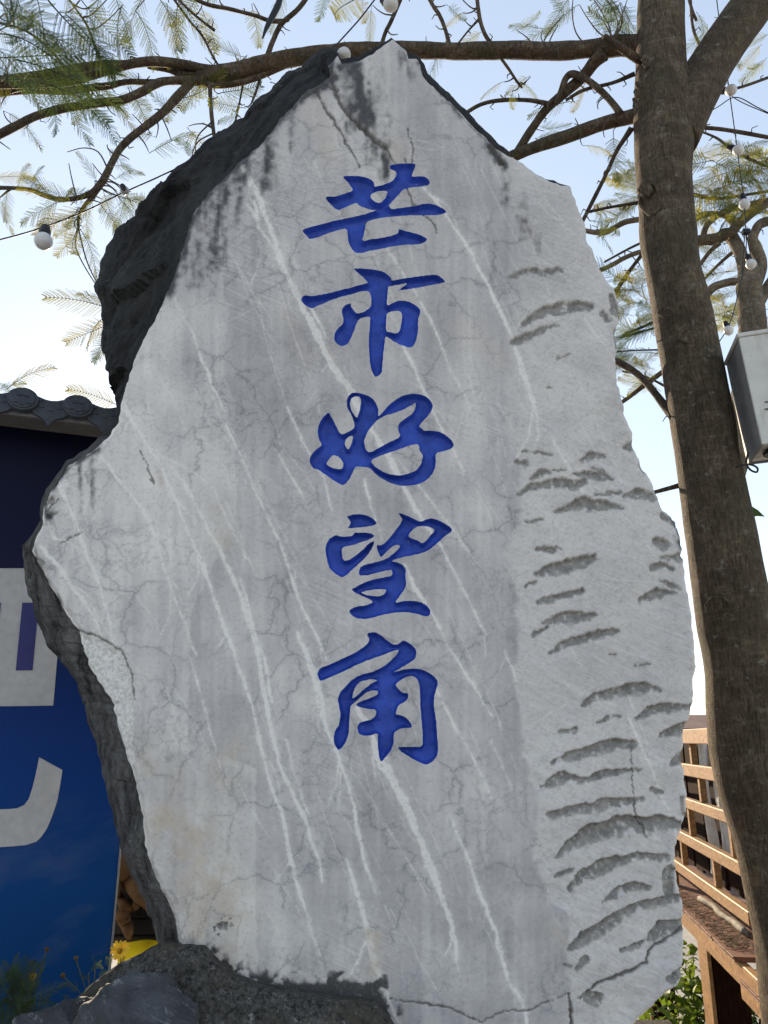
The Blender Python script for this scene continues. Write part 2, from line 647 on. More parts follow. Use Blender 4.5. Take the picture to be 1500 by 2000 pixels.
M['black'] = simple('black plastic', (0.012, 0.012, 0.013), (0.02, 0.02, 0.022), 30, 0.45, 0.05)
M['wire'] = simple('black cable', (0.010, 0.010, 0.012), (0.02, 0.02, 0.022), 30, 0.6, 0)
M['bulb'] = simple('white bulb plastic', (0.62, 0.60, 0.57), (0.72, 0.71, 0.69), 8, 0.35, 0, spec=0.5)


def m_mortar():
    t = NT('blackened mortar')
    co = t.coord()
    n1 = t.noise(co, 6, 6, 0.65)
    n2 = t.noise(co, 70, 5, 0.75)
    n3 = t.noise(co, 2.6, 3, 0.5)
    col = t.mix(t.ramp(n2, [(0.38, 0.0), (0.66, 1.0)]), (0.030, 0.028, 0.025), (0.19, 0.178, 0.158))
    col = t.mix(t.ramp(n1, [(0.50, 0.0), (0.64, 0.8)]), col, (0.105, 0.09, 0.062))
    col = t.mix(t.ramp(t.noise(co, 38, 5, 0.75), [(0.60, 0.0), (0.68, 0.8)]), col, (0.42, 0.41, 0.39))
    col = t.mix(t.ramp(n3, [(0.54, 0.0), (0.62, 0.75)]), col, (0.24, 0.195, 0.125))
    return t.done(col, 0.95, t.bump(t.math('ADD', n2, n1), 1.0, 0.02), 0.15)


M['mortar'] = m_mortar()


def m_boulder():
    t = NT('blue grey boulder')
    co = t.coord()
    n1 = t.noise(co, 5, 6, 0.6)
    v = t.noise(t.coord((34, 12, 12), (0.4, 0.9, 0.3)), 1.0, 7, 0.8, 0.8)
    col = t.mix(t.ramp(n1, [(0.35, 0.0), (0.65, 1.0)]), (0.045, 0.047, 0.052), (0.13, 0.133, 0.14))
    col = t.mix(t.ramp(v, [(0.56, 0.0), (0.70, 1.0)]), col, (0.42, 0.42, 0.42))
    return t.done(col, 0.6, t.bump(t.math('ADD', n1, t.math('ADD', v, t.noise(co, 40, 4, 0.7))), 0.9, 0.02), 0.35)


M['boulder'] = m_boulder()

# ------------------------------------------------------------------ ground, hills
def ground_h(x, y):
    return -1.5 * sstep(1.2, 3.0, x) * sstep(2.0, 4.0, y) - 1.2 * sstep(12, 40, y)


gx = np.concatenate([-np.geomspace(4000, 6, 22), np.linspace(-5, 5, 41), np.geomspace(6, 4000, 22)])
gy = np.concatenate([-np.geomspace(4000, 6, 18), np.linspace(-5, 9, 57), np.geomspace(10, 4000, 24)])
GX, GY = np.meshgrid(gx, gy)
GZ = ground_h(GX, GY) + 0.01 * fbm(np.stack([GX.ravel(), GY.ravel()], 1) * 1.3, 3, 5).reshape(GX.shape)
gw = len(gx)
gf = [(j * gw + i, j * gw + i + 1, (j + 1) * gw + i + 1, (j + 1) * gw + i) for j in range(len(gy) - 1) for i in range(gw - 1)]
M['ground'] = simple('pale concrete paving', (0.30, 0.285, 0.26), (0.40, 0.385, 0.355), 1.2, 0.9, 0.3, 0.01)
tag(obj('ground', np.stack([GX.ravel(), GY.ravel(), GZ.ravel()], 1), gf, M['ground'], smooth=True), kind='structure')
# far ridge across the valley
hx = np.linspace(-2600, 2600, 160)
hz = 55 + 40 * fbm(np.stack([hx / 520, hx * 0], 1), 5, 31)
hv, hf = [], []
for i, x in enumerate(hx):
    hv += [(x, 2350, -10), (x, 2600, hz[i] * 0.7), (x, 2900, hz[i]), (x, 3200, -10)]
for i in range(len(hx) - 1):
    for k in range(3):
        hf.append((i * 4 + k, (i + 1) * 4 + k, (i + 1) * 4 + k + 1, i * 4 + k + 1))
M['hill'] = simple('haze tinted far hills', (0.22, 0.27, 0.30), (0.30, 0.34, 0.36), 0.01, 0.95, 0)  # pale blue stands in for distance haze, painted into the hills
tag(obj('hills', hv, hf, M['hill'], smooth=True), kind='structure')

#@@STONE
# ------------------------------------------------------------------ the standing stone
LEAN = 0.06
FACE_Y = 2.6
NOUT = np.array([0.0, -1.0, LEAN]); NOUT /= np.linalg.norm(NOUT)


def face_pt(P, d=0.0):
    """points of the stone's front plane seen in directions P, moved out by d metres"""
    P = np.asarray(P, float)
    r = ray(P[:, 0], P[:, 1])
    # plane: y - LEAN * (z - 1.6) = FACE_Y
    t = FACE_Y / (r[:, 1] - LEAN * r[:, 2])
    return EYE + r * t[:, None] + np.asarray(d)[..., None] * NOUT


def zoomed(pts, ox, oy, s=1500 / 360):
    p = np.asarray(pts, float).reshape(-1, 2)
    return np.stack([ox + p[:, 0] / s, oy + p[:, 1] / s], 1)


# carved strokes: (outline, holes) of each connected piece, by character
GLYPH = []
G1 = [(450,185),(520,182),(600,185),(660,200),(700,225),(715,250),(710,272),(760,262),(820,245),(860,225),(885,195),(895,165),(880,140),(850,130),(835,118),(845,95),(880,85),(960,80),(1048,80),(1045,110),(1030,150),(1010,190),(1060,185),(1120,185),(1150,205),(1165,240),(1150,260),(1080,270),(1000,278),(950,290),(920,325),(880,370),(840,410),(830,428),(855,455),(920,445),(1000,435),(1100,415),(1160,408),(1220,420),(1265,445),(1305,470),(1280,490),(1220,503),(1100,503),(1000,505),(900,512),(800,520),(720,532),(645,560),(640,600),(630,650),(612,715),(680,700),(760,690),(840,675),(900,655),(910,640),(908,612),(960,630),(1030,645),(1090,665),(1145,692),(1130,720),(1080,742),(1000,742),(900,750),(800,770),(700,790),(580,815),(545,795),(515,755),(500,710),(495,660),(490,608),(430,620),(350,645),(270,675),(185,700),(165,670),(120,625),(160,605),(220,590),(300,570),(400,545),(520,520),(620,500),(690,475),(740,460),(700,462),(640,445),(595,430),(568,400),(520,420),(470,440),(415,465),(380,435),(345,400),(315,370),(320,348),(400,350),(460,330),(545,305),(520,265),(490,225)]
G1h = [(680,340),(720,315),(770,303),(815,305),(822,325),(800,365),(775,395),(745,405),(710,390),(685,365)]
GLYPH.append(('first', [(zoomed(G1, 560, 300), [zoomed(G1h, 560, 300)])]))
G2 = [(535,935),(620,935),(710,945),(780,960),(825,985),(852,1020),(850,1035),(930,1022),(1040,1005),(1130,992),(1215,985),(1260,1010),(1297,1045),(1240,1058),(1150,1075),(1060,1092),(980,1105),(930,1112),(897,1118),(935,1090),(970,1070),(980,1053),(920,1065),(860,1075),(825,1080),(822,1130),(815,1190),(815,1240),(860,1215),(910,1195),(960,1195),(1010,1210),(1060,1240),(1088,1275),(1085,1310),(1070,1340),(1070,1400),(1065,1470),(1050,1530),(1020,1580),(960,1570),(900,1545),(850,1515),(810,1485),(800,1500),(795,1560),(785,1640),(778,1720),(775,1785),(745,1810),(720,1820),(695,1780),(680,1720),(672,1640),(668,1550),(672,1450),(678,1380),(680,1325),(640,1330),(590,1345),(560,1400),(545,1450),(520,1510),(490,1555),(450,1570),(405,1550),(385,1510),(390,1460),(420,1420),(455,1390),(465,1345),(450,1300),(450,1260),(480,1230),(525,1212),(522,1245),(545,1275),(570,1305),(610,1295),(650,1275),(685,1245),(690,1200),(685,1150),(665,1115),(610,1120),(540,1140),(460,1160),(380,1185),(310,1215),(240,1245),(205,1262),(165,1245),(125,1210),(118,1175),(140,1152),(180,1155),(210,1160),(300,1145),(400,1120),(500,1095),(590,1070),(665,1055),(640,1025),(600,990),(565,960)]
G2h = [(815,1300),(850,1285),(900,1278),(935,1290),(938,1330),(930,1400),(920,1445),(895,1465),(850,1455),(810,1450),(806,1400),(810,1340)]
GLYPH.append(('second', [(zoomed(G2, 560, 300), [zoomed(G2h, 560, 300)])]))
G3 = [(340,268),(365,310),(395,370),(440,455),(490,435),(530,415),(550,400),(548,360),(535,310),(510,268),(490,225),(488,180),(500,140),(530,115),(570,112),(610,120),(660,135),(705,165),(735,210),(748,260),(742,310),(780,275),(820,225),(870,180),(930,140),(1000,122),(1070,122),(1130,140),(1170,175),(1192,215),(1180,260),(1140,310),(1100,350),(1075,385),(1100,405),(1120,425),(1180,420),(1240,430),(1300,460),(1345,500),(1365,540),(1340,570),(1280,585),(1210,605),(1215,680),(1200,750),(1165,800),(1110,840),(1040,865),(960,872),(880,862),(800,830),(730,780),(670,722),(620,718),(560,712),(545,745),(520,800),(490,845),(455,868),(410,845),(340,795),(250,735),(215,725),(190,690),(185,650),(205,610),(250,565),(290,540),(260,490),(250,430),(260,370),(290,315)]
G3h = [[(512,195),(530,152),(560,142),(595,147),(606,175),(600,230),(585,290),(570,322),(547,290),(522,245)],
       [(470,530),(480,490),(510,465),(540,460),(535,500),(520,545),(505,575),(485,560)],
       [(320,690),(345,650),(375,618),(410,625),(445,655),(462,690),(455,725),(430,738),(390,730),(345,712)],
       [(757,322),(800,300),(870,280),(960,245),(1020,210),(1050,192),(1048,235),(1020,285),(960,325),(905,370),(908,425),(930,470),(850,508),(770,550),(672,605),(640,570),(628,510),(650,440),(690,385),(732,340)],
       [(690,660),(760,625),(850,595),(950,560),(1020,535),(1070,530),(1080,555),(1080,590),(1100,605),(1108,635),(1095,690),(1060,740),(1000,770),(930,787),(850,780),(780,755),(720,715),(688,682)]]
GLYPH.append(('third', [(zoomed(G3, 560, 740), [zoomed(h, 560, 740) for h in G3h])]))
G4a = [(485,1122),(530,1105),(590,1100),(650,1110),(690,1130),(720,1155),(735,1180),(700,1195),(630,1205),(560,1212),(490,1217),(520,1185),(520,1160)]
G4b = [(395,1270),(440,1282),(500,1283),(535,1275),(555,1250),(620,1250),(680,1255),(717,1275),(690,1300),(620,1325),(540,1352),(450,1368),(448,1420),(460,1480),(500,1478),(560,1440),(620,1390),(660,1345),(717,1312),(700,1370),(660,1430),(600,1495),(540,1545),(490,1595),(450,1618),(400,1590),(350,1545),(330,1480),(315,1410),(318,1350),(345,1300)]
G4c = [(903,1088),(960,1105),(1020,1130),(1090,1165),(1140,1138),(1190,1135),(1240,1150),(1290,1180),(1345,1215),(1340,1245),(1290,1275),(1240,1320),(1200,1360),(1150,1395),(1090,1420),(1020,1435),(940,1450),(880,1470),(850,1488),(900,1490),(945,1515),(970,1550),(965,1610),(975,1660),(960,1710),(920,1765),(875,1825),(940,1808),(1020,1805),(1090,1815),(1140,1845),(1168,1880),(1165,1925),(1130,1935),(1060,1912),(980,1898),(900,1900),(820,1912),(740,1930),(680,1950),(620,1955),(560,1945),(525,1920),(505,1890),(530,1865),(590,1850),(660,1840),(710,1815),(660,1785),(600,1760),(555,1740),(525,1710),(580,1685),(640,1650),(720,1628),(800,1612),(858,1605),(860,1550),(800,1560),(720,1582),(650,1600),(590,1600),(585,1560),(610,1520),(660,1505),(740,1490),(800,1470),(860,1430),(900,1390),(930,1355),(890,1350),(850,1370),(810,1410),(765,1455),(745,1410),(725,1352),(770,1355),(810,1325),(860,1265),(910,1200),(945,1145),(920,1110)]
G4h = [[(985,1275),(1020,1230),(1060,1200),(1110,1195),(1170,1205),(1210,1225),(1180,1265),(1140,1310),(1105,1340),(1060,1310),(1010,1295)],
       [(600,1740),(660,1720),(740,1712),(815,1710),(800,1745),(770,1765),(720,1768),(650,1760)]]
GLYPH.append(('fourth', [(zoomed(G4a, 560, 740), []), (zoomed(G4b, 560, 740), []), (zoomed(G4c, 560, 740), [zoomed(h, 560, 740) for h in G4h])]))
G5 = [(650,155),(715,143),(760,165),(810,205),(875,250),(910,240),(950,208),(1000,235),(1040,270),(1060,310),(1045,360),(1000,395),(930,435),(860,475),(900,462),(970,445),(1040,440),(1110,450),(1170,480),(1215,520),(1235,555),(1215,610),(1198,680),(1200,760),(1215,850),(1222,950),(1230,1050),(1232,1130),(1200,1190),(1135,1225),(1080,1205),(1010,1165),(940,1125),(895,1080),(960,1078),(1040,1078),(1105,1075),(1108,1000),(1100,900),(1090,780),(1085,660),(1080,570),(1060,520),(1020,498),(960,515),(910,545),(880,575),(910,610),(950,640),(985,640),(990,680),(960,715),(910,735),(895,780),(885,815),(930,820),(980,845),(1015,890),(1022,920),(960,925),(910,935),(875,960),(870,1010),(868,1060),(840,1120),(800,1170),(765,1205),(750,1150),(740,1060),(742,960),(690,985),(630,990),(585,970),(573,920),(590,880),(640,868),(690,855),(725,825),(728,775),(660,770),(600,755),(555,735),(610,705),(680,680),(740,650),(745,630),(730,618),(680,622),(640,640),(590,685),(540,725),(522,740),(515,780),(510,860),(508,940),(490,1020),(460,1075),(420,1108),(390,1060),(380,1000),(395,940),(430,890),(438,820),(425,750),(415,690),(430,640),(475,590),(510,550),(560,510),(620,485),(690,470),(760,440),(820,400),(870,355),(905,310),(915,285),(880,292),(820,315),(740,345),(650,375),(560,415),(470,460),(380,500),(275,545),(258,515),(248,480),(275,432),(340,415),(430,370),(520,330),(600,285),(655,240),(675,210)]
G5h = [[(530,690),(540,640),(560,585),(600,545),(650,535),(690,525),(745,537),(700,555),(650,590),(600,635),(560,670)]]
GLYPH.append(('fifth', [(zoomed(G5, 560, 1200), [zoomed(h, 560, 1200) for h in G5h])]))

# the outline of the dressed front, and of the rough flanks behind it
F1 = [(767,73),(790,92),(797,111),(815,113),(830,150),(865,185),(900,220),(935,255),(965,284),(985,295)]
S1 = [(768,76),(800,106),(820,110),(838,146),(874,182),(910,217),(944,252),(972,280),(992,295)]
F2 = [(985,295),(1020,312),(1045,333),(1085,352),(1115,358),(1125,395),(1143,430),(1148,470),(1165,500),(1185,535),(1200,555),(1212,590),(1212,625),(1205,650),(1210,668),(1203,690),(1205,720),(1212,760),(1220,800),(1240,845),(1250,880),(1260,905),(1275,930),(1290,965),(1300,990),(1330,1010),(1337,1050),(1343,1090),(1350,1140),(1358,1190),(1362,1250),(1369,1300),(1360,1328),(1363,1371),(1358,1384),(1356,1400),(1348,1424),(1343,1440),(1345,1464),(1343,1491),(1347,1520),(1350,1552),(1348,1587),(1337,1623),(1327,1657),(1328,1693),(1338,1740),(1345,1780),(1345,1823),(1343,1880),(1340,1910),(1327,1930),(1300,1947),(1267,1983),(1250,1997),(1230,2030)]
F3 = [(1230,2030),(1150,2120),(900,2160),(600,2160),(350,2120)]
F4 = [(350,2120),(350,1847),(343,1813),(337,1787),(320,1750),(300,1707),(283,1650),(278,1600),(272,1560),(266,1530),(258,1505),(252,1494),(232,1430),(216,1368),(179,1312),(160,1270),(151,1231),(132,1204),(117,1177),(99,1147),(78,1111),(70,1094),(63,1075)]
S4 = [(312,2120),(310,1853),(307,1840),(300,1813),(287,1777),(273,1740),(257,1700),(240,1663),(232,1630),(218,1586),(207,1542),(196,1511),(193,1480),(185,1441),(168,1402),(162,1368),(154,1337),(134,1306),(112,1286),(95,1266),(88,1250),(72,1210),(60,1168),(54,1120),(50,1080),(49,1064)]
F5 = [(63,1075),(66,1057),(81,1018),(84,979),(93,964),(111,940),(129,910),(159,892),(186,874),(210,850),(231,820),(234,796),(237,781)]
S5 = [(49,1064),(60,1048),(76,1014),(80,974),(89,958),(107,935),(125,905),(155,886),(182,867),(206,844),(228,815),(231,796),(233,780)]
F6 = [(237,781),(255,716),(279,660),(300,625),(325,569),(346,520),(356,485),(367,443),(381,408),(409,373),(440,341),(477,307),(513,273),(540,240),(567,207),(587,187),(607,170),(630,160),(645,142),(641,126),(660,103)]
S6 = [(233,780),(229,748),(223,733),(209,726),(206,692),(194,671),(199,625),(195,590),(184,566),(195,548),(195,520),(213,488),(230,453),(255,425),(290,397),(325,359),(374,313),(402,285),(427,261),(451,243),(475,229),(486,205),(517,180),(545,152),(563,138),(584,133),(591,137),(593,128),(613,107),(640,97),(658,100)]
F7 = [(660,103),(668,124),(684,118),(700,117),(713,110),(743,90),(767,73)]
S7 = [(658,100),(668,120),(684,114),(700,114),(745,90),(768,76)]
S2 = [(x - 30, y) for x, y in F2]
S2[0] = S1[-1]
S3 = [(S2[-1])] + F3[1:-1] + [S4[0]]
SEGS = [(F1, S1, .10), (F2, S2, .16), (F3, S3, .30), (F4, S4, .30), (F5, S5, .06), (F6, S6, .34), (F7, S7, .12)]
FO, SO, DO = [], [], []
for F, S, dep in SEGS:
    n = max(6, int(sum(math.dist(F[i], F[i + 1]) for i in range(len(F) - 1)) / 5.0))
    fr, sr = resample(F, n=n + 1), resample(S, n=n + 1)
    FO.append(fr[:-1]); SO.append(sr[:-1]); DO.append(np.full(n, dep))
FO, SO, DO = np.concatenate(FO), np.concatenate(SO), np.concatenate(DO)
NO = len(FO)
# nicks along the arris
jit = np.stack([fbm(FO / 11.0, 3, 3), fbm(FO / 11.0 + 50, 3, 4)], 1) * 3.2
jit += np.stack([fbm(FO / 40.0, 2, 13), fbm(FO / 40.0 + 50, 2, 14)], 1) * 2.5
FO = FO + jit
SO = SO + jit * 0.6 + np.stack([fbm(SO / 22.0, 3, 8), fbm(SO / 22.0 + 50, 3, 9)], 1) * 4.5
ker = np.array([1, 2, 3, 4, 3, 2, 1.]); ker /= ker.sum()
for _ in range(3):
    DO = np.convolve(np.concatenate([DO[-3:], DO, DO[:3]]), ker, 'valid')

VEINS = [
 [(472,324,7),(500,370,7),(525,436,6),(545,503,7),(570,558,9),(605,625,9),(650,716,10),(676,750,10),(695,790,11),(728,843,6),(759,889,6),(788,949,6),(819,1004,6),(860,1066,4),(915,1167,3),(950,1240,1.5)],
 [(482,397,2),(510,450,3),(538,492,3)],[(478,330,3),(490,380,5),(505,430,3)],
 [(562,560,3),(600,590,4),(640,660,3)],
 [(237,787,8),(261,826,7),(288,868,6),(312,907,5),(330,952,5),(348,991,4),(366,1033,5),(381,1066,5),(400,1110,6),(420,1170,6),(440,1230,5),(470,1310,5),(490,1370,4)],
 [(288,868,5),(321,898,3),(339,916,3),(360,943,3),(378,976,3),(400,1020,4),(430,1075,5),(462,1140,6),(485,1210,7),(500,1260,6),(512,1330,6),(525,1400,5),(545,1490,5),(575,1560,5),(600,1610,5),(622,1680,3),(630,1723,2)],
 [(490,1370,3),(505,1440,4),(525,1520,4),(553,1600,4),(569,1685,5),(585,1744,4),(606,1813,3),(627,1867,2)],
 [(470,1130,2),(500,1240,5),(520,1300,4),(530,1370,4)],
 [(195,886,4),(228,931,4),(258,970,4),(288,1015,4),(306,1054,3),(318,1102,2.5),(333,1141,2.5),(351,1192,2),(366,1231,2),(381,1279,1.5)],
 [(117,949,4),(129,976,4),(147,1021,4),(159,1057,5),(174,1093,5),(192,1135,4),(207,1186,3),(222,1261,2)],
 [(81,1069,5),(105,1093,5),(126,1117,5),(135,1144,5),(162,1174,4),(180,1198,4),(198,1246,3)],
 [(95,1020,3),(105,1050,4),(118,1058,2)],
 [(440,830,3),(470,890,2.5),(500,960,2.5),(545,1060,2.5),(584,1172,3),(608,1220,3),(639,1291,2.5)],
 [(582,1236,3),(598,1272,6),(613,1315,8),(625,1368,8),(634,1406,6),(649,1452,5),(663,1488,5),(678,1517,4),(690,1570,4),(707,1669,4),(734,1744,2)],
 [(697,1382,7),(714,1409,8),(733,1459,9),(752,1498,11),(771,1530,11),(803,1600,10),(830,1659,10),(857,1744,11),(883,1808,9),(891,1856,5),(897,1909,3)],
 [(880,1590,2),(894,1627,3),(937,1744,5),(969,1829,7),(995,1920,8),(1022,1963,6),(1035,2010,5)],
 [(675,1675,2.5),(697,1744,6),(718,1813,8),(723,1856,9),(750,1930,7),(777,1995,5)],
 [(826,367,3),(853,396,3),(879,432,3.5),(920,492,4),(960,570,4),(1000,660,6),(1030,750,6),(1050,810,4)],
 [(757,487,2),(790,540,2.5),(810,571,2),(841,624,2.5),(879,718,2),(920,800,1.5)],
 [(788,677,3),(807,715,3),(826,760,2.5),(858,829,2),(905,920,2)],
 [(560,795,2),(598,874,2.5),(632,932,3),(649,994,2)],
 [(711,937,2.5),(723,982,2.5),(745,1052,2)],
 [(788,1100,3),(810,1148,4),(845,1200,4),(879,1267,4),(920,1330,3),(960,1400,2)],
 [(853,1349,3),(891,1423,3.5),(920,1471,3),(960,1560,2)],
 [(332,569,2),(374,646,2.5),(409,740,3),(437,800,2)],
 [(560,1445,2),(572,1500,2.5),(600,1590,2)],[(960,1450,1.5),(1000,1540,1.5)],
 [(780,900,1.5),(860,1000,2),(930,1100,1.5)],[(540,880,1.5),(600,985,1.5)],[(415,950,1.5),(440,1010,2),(480,1090,1.5)],
 [(1140,620,2),(1200,700,1.5)],[(1230,1400,2.5),(1290,1530,2.5),(1330,1640,2)],[(1080,860,2),(1140,960,2)],
 [(985,1270,1.5),(1010,1330,2)],[(370,1280,2),(400,1380,2),(430,1500,1.5)],
]
_vr = np.random.default_rng(55)
for _L in list(VEINS[:18]):
    for _ in range(3 if len(_L) > 5 else 1):
        _k = int(_vr.integers(0, len(_L) - 1)); _t = _vr.uniform()
        _x = _L[_k][0] * (1 - _t) + _L[_k + 1][0] * _t; _y = _L[_k][1] * (1 - _t) + _L[_k + 1][1] * _t; _w = _L[_k][2]
        _a = math.atan2(_L[_k + 1][1] - _L[_k][1], _L[_k + 1][0] - _L[_k][0]) + _vr.choice([-1, 1]) * _vr.uniform(0.12, 0.55)
        _n = _vr.uniform(30, 130)
        VEINS.append([(_x, _y, _w * 0.6), (_x + math.cos(_a) * _n * .5 + _vr.normal() * 4, _y + math.sin(_a) * _n * .5, _w * 0.35), (_x + math.cos(_a + .2) * _n, _y + math.sin(_a + .2) * _n, 0.6)])
SCRATCH = [[(1010,640),(1060,560),(1140,500)],[(1000,740),(1080,680),(1190,650)],[(940,330),(1010,470),(1130,560)],[(810,270),(868,288),(845,292),(800,285)],
 [(1020,1050),(1130,1120),(1240,1160)],[(1040,1190),(1150,1250),(1290,1290)],[(1060,1400),(1180,1330)],[(1010,1130),(1090,1200)],[(1240,1000),(1330,1100)],
 [(1090,1620),(1180,1560)],[(1120,1770),(1240,1690)],[(905,930),(880,905)],[(890,860),(905,805)],[(300,1640),(350,1680)],[(285,1600),(360,1650)],[(300,1690),(390,1740)],
 [(620,760),(590,800)],[(985,1290),(940,1380)],[(420,640),(520,590)],[(1060,940),(1000,860)],[(1170,1130),(1310,1135)],[(1150,1060),(1240,1090)],[(1030,700),(1190,760)],[(1180,420),(1100,470)]]
CRACKS = [
 [(151,1229,1.8),(196,1245,2.0),(238,1270,1.8),(258,1318,1.4),(263,1368,1.0)],[(282,1720,1.2),(318,1748,1.6),(338,1790,1.4),(345,1830,1)],
 [(645,140,7),(650,165,5),(663,200,5),(690,233,4),(717,260,5),(735,275,6),(753,287,6)],[(753,287,2),(787,347,1.7),(807,400,1.7),(848,439,1.5),(853,454,1.2)],
 [(617,177,3),(637,213,2.6),(663,253,2.6),(683,290,2.2),(703,327,1.2)],[(600,180,3),(590,195,2),(630,165,3),(660,175,2)],
 [(761,1952,1.2),(809,1957,1.6),(878,1968,2),(910,1984,1.5),(942,1997,1.2),(985,1973,1.3),(1033,1976,1.8),(1059,1960,1.4),(1113,1939,1)],
 [(1235,1460,0.9),(1237,1513,0.8),(1242,1587,1.1),(1260,1613,1.5),(1267,1640,1.2)],
 [(1133,1950,2),(1167,1922,3),(1197,1912,4),(1233,1899,4),(1267,1882,4),(1279,1852,3),(1300,1843,3),(1345,1813,2)],
 [(955,286,4),(972,300,8),(980,318,6)],[(1112,1940,2.5),(1118,1990,4),(1120,2030,4)],[(795,250,1.2),(806,290,1.2),(806,320,1)],
 [(275,880,1),(300,945,1)],[(119,1060,1.2),(160,1040,1)],[(90,1000,2),(115,975,1)],[(790,310,1.4),(800,360,1.2)],
]
CHIPS = [
 [(1008,902,6),(1026,905,8)],[(1020,884,2),(1050,884,3),(1077,890,3)],[(1134,898,5),(1158,889,9),(1183,890,5)],[(1038,932,4),(1056,925,8),(1074,923,5)],[(1082,917,2),(1105,916,3)],
 [(1016,966,4),(1038,950,8),(1074,946,9),(1098,943,11),(1122,949,11),(1143,940,8)],[(1122,922,4),(1146,925,9),(1176,928,10),(1198,932,4)],[(1155,910,3),(1180,918,4),(1198,932,3)],
 [(1083,1000,4),(1110,991,9),(1140,982,14),(1158,988,14),(1188,988,11),(1221,988,3)],[(1167,965,3),(1194,964,4)],[(1191,959,4),(1215,955,4)],[(1224,964,6),(1248,961,12),(1278,967,10)],
 [(1024,1019,3),(1056,1016,4)],[(1053,1073,6),(1080,1073,8)],[(1088,1064,3),(1098,1068,2)],[(1050,1123,5),(1080,1114,13),(1110,1105,14),(1140,1093,13),(1158,1090,9)],[(1028,1144,4),(1044,1138,6)],
 [(1053,1177,5),(1080,1169,9),(1116,1159,8),(1140,1150,7)],[(1059,1216,3),(1092,1207,11),(1122,1204,14),(1158,1201,8)],[(1038,1240,4),(1065,1225,5)],
 [(1072,1278,3),(1095,1264,6),(1122,1252,10),(1152,1243,11),(1182,1237,10),(1209,1231,5)],[(1140,1381,4),(1170,1360,10),(1200,1354,11),(1236,1345,12),(1266,1342,11),(1293,1346,4)],
 [(1245,1402,4),(1275,1387,10),(1314,1379,10),(1359,1375,8)],[(1290,1055,12),(1302,1060,12)],[(1299,1087,6),(1335,1081,9)],[(1275,1110,6),(1295,1103,9),(1317,1103,6)],[(1296,1132,3),(1315,1136,7),(1335,1143,3)],
 [(1254,1170,6),(1290,1156,11),(1326,1153,4)],[(1222,868,5),(1236,862,10)],[(1299,1002,7),(1333,1018,9)],[(1245,1301,3),(1272,1296,3)],[(1192,1279,3),(1203,1279,3)],
 [(1170,1408,3),(1187,1399,5)],[(1095,1430,4),(1127,1427,6)],[(1200,1396,2),(1215,1399,3)],
 [(1077,1491,5),(1117,1478,11),(1167,1463,12),(1207,1453,13),(1240,1453,10)],[(1058,1540,4),(1083,1527,11),(1103,1520,12),(1127,1523,8),(1150,1523,7),(1183,1513,10),(1217,1503,6),(1253,1507,4)],
 [(1077,1594,10),(1117,1583,10),(1167,1577,10),(1207,1567,11),(1263,1562,5)],[(1090,1674,4),(1120,1647,12),(1160,1627,20),(1207,1617,22),(1253,1612,18),(1300,1610,17),(1335,1612,9)],
 [(1113,1737,6),(1140,1713,12),(1180,1697,15),(1213,1680,12),(1253,1673,7),(1307,1677,8)],[(1088,1711,5),(1117,1702,6)],[(1183,1762,4),(1217,1743,10),(1247,1733,11),(1275,1736,5)],
 [(1115,1855,5),(1143,1832,14),(1187,1810,12),(1217,1787,10),(1253,1773,9),(1300,1763,9),(1340,1753,8)],[(1281,1544,6),(1303,1547,6)],[(1217,1860,4),(1245,1848,6),(1267,1840,4)],
 [(1277,1837,8),(1300,1815,14),(1345,1808,12)],[(1303,1437,8),(1330,1425,14),(1352,1418,14)],[(1320,1492,6),(1345,1478,12)],[(1313,1705,13),(1318,1745,13)],[(1128,1893,5),(1143,1873,8)],[(1106,1884,4),(1115,1888,4)],
 [(1150,1950,12),(1165,1955,14)],[(1000,541,5),(1027,533,8),(1050,532,9),(1060,536,4),(1073,530,8),(1093,527,5)],[(1023,632,5),(1060,613,11),(1100,600,13),(1157,598,8)],[(1003,668,7),(1040,653,10),(1090,634,2)],
 [(1195,575,8),(1208,610,9)],[(1183,608,6),(1190,622,7)],[(1206,640,4),(1207,680,4)],[(1090,700,2),(1115,690,2)],[(1070,757,3),(1080,758,2)],[(1320,1915,12),(1338,1900,8)],[(1255,900,4),(1262,915,5)],
 [(1290,940,5),(1300,985,6)],[(1340,1560,4),(1345,1590,5)],[(435,1812,9),(440,1806,7)],[(100,975,7),(90,985,5)],[(95,1010,5),(110,1000,4)],[(70,1090,6),(85,1100,4)],
]
BORDER = np.array([(200,930),(300,945),(420,985),(560,1000),(650,985),(760,975),(870,990),(900,1012),(1020,1012),(1080,985),(1170,1010),(1250,1012),(1330,1000),(1440,1020),(1560,1040),(1680,1050),(1760,1065),(1790,1108),(1900,1100),(1960,1118),(2160,1118)], float)
TONE = np.array([(300,455),(527,430),(597,447),(730,437),(782,461),(1000,464),(1200,372),(1450,368),(1500,500),(1800,500),(2160,510)], float)
PATCH = np.array([(151,1228),(196,1245),(238,1270),(258,1318),(263,1368),(263,1418),(260,1452),(266,1490),(252,1500),(232,1432),(212,1368),(175,1312),(156,1270)], float)


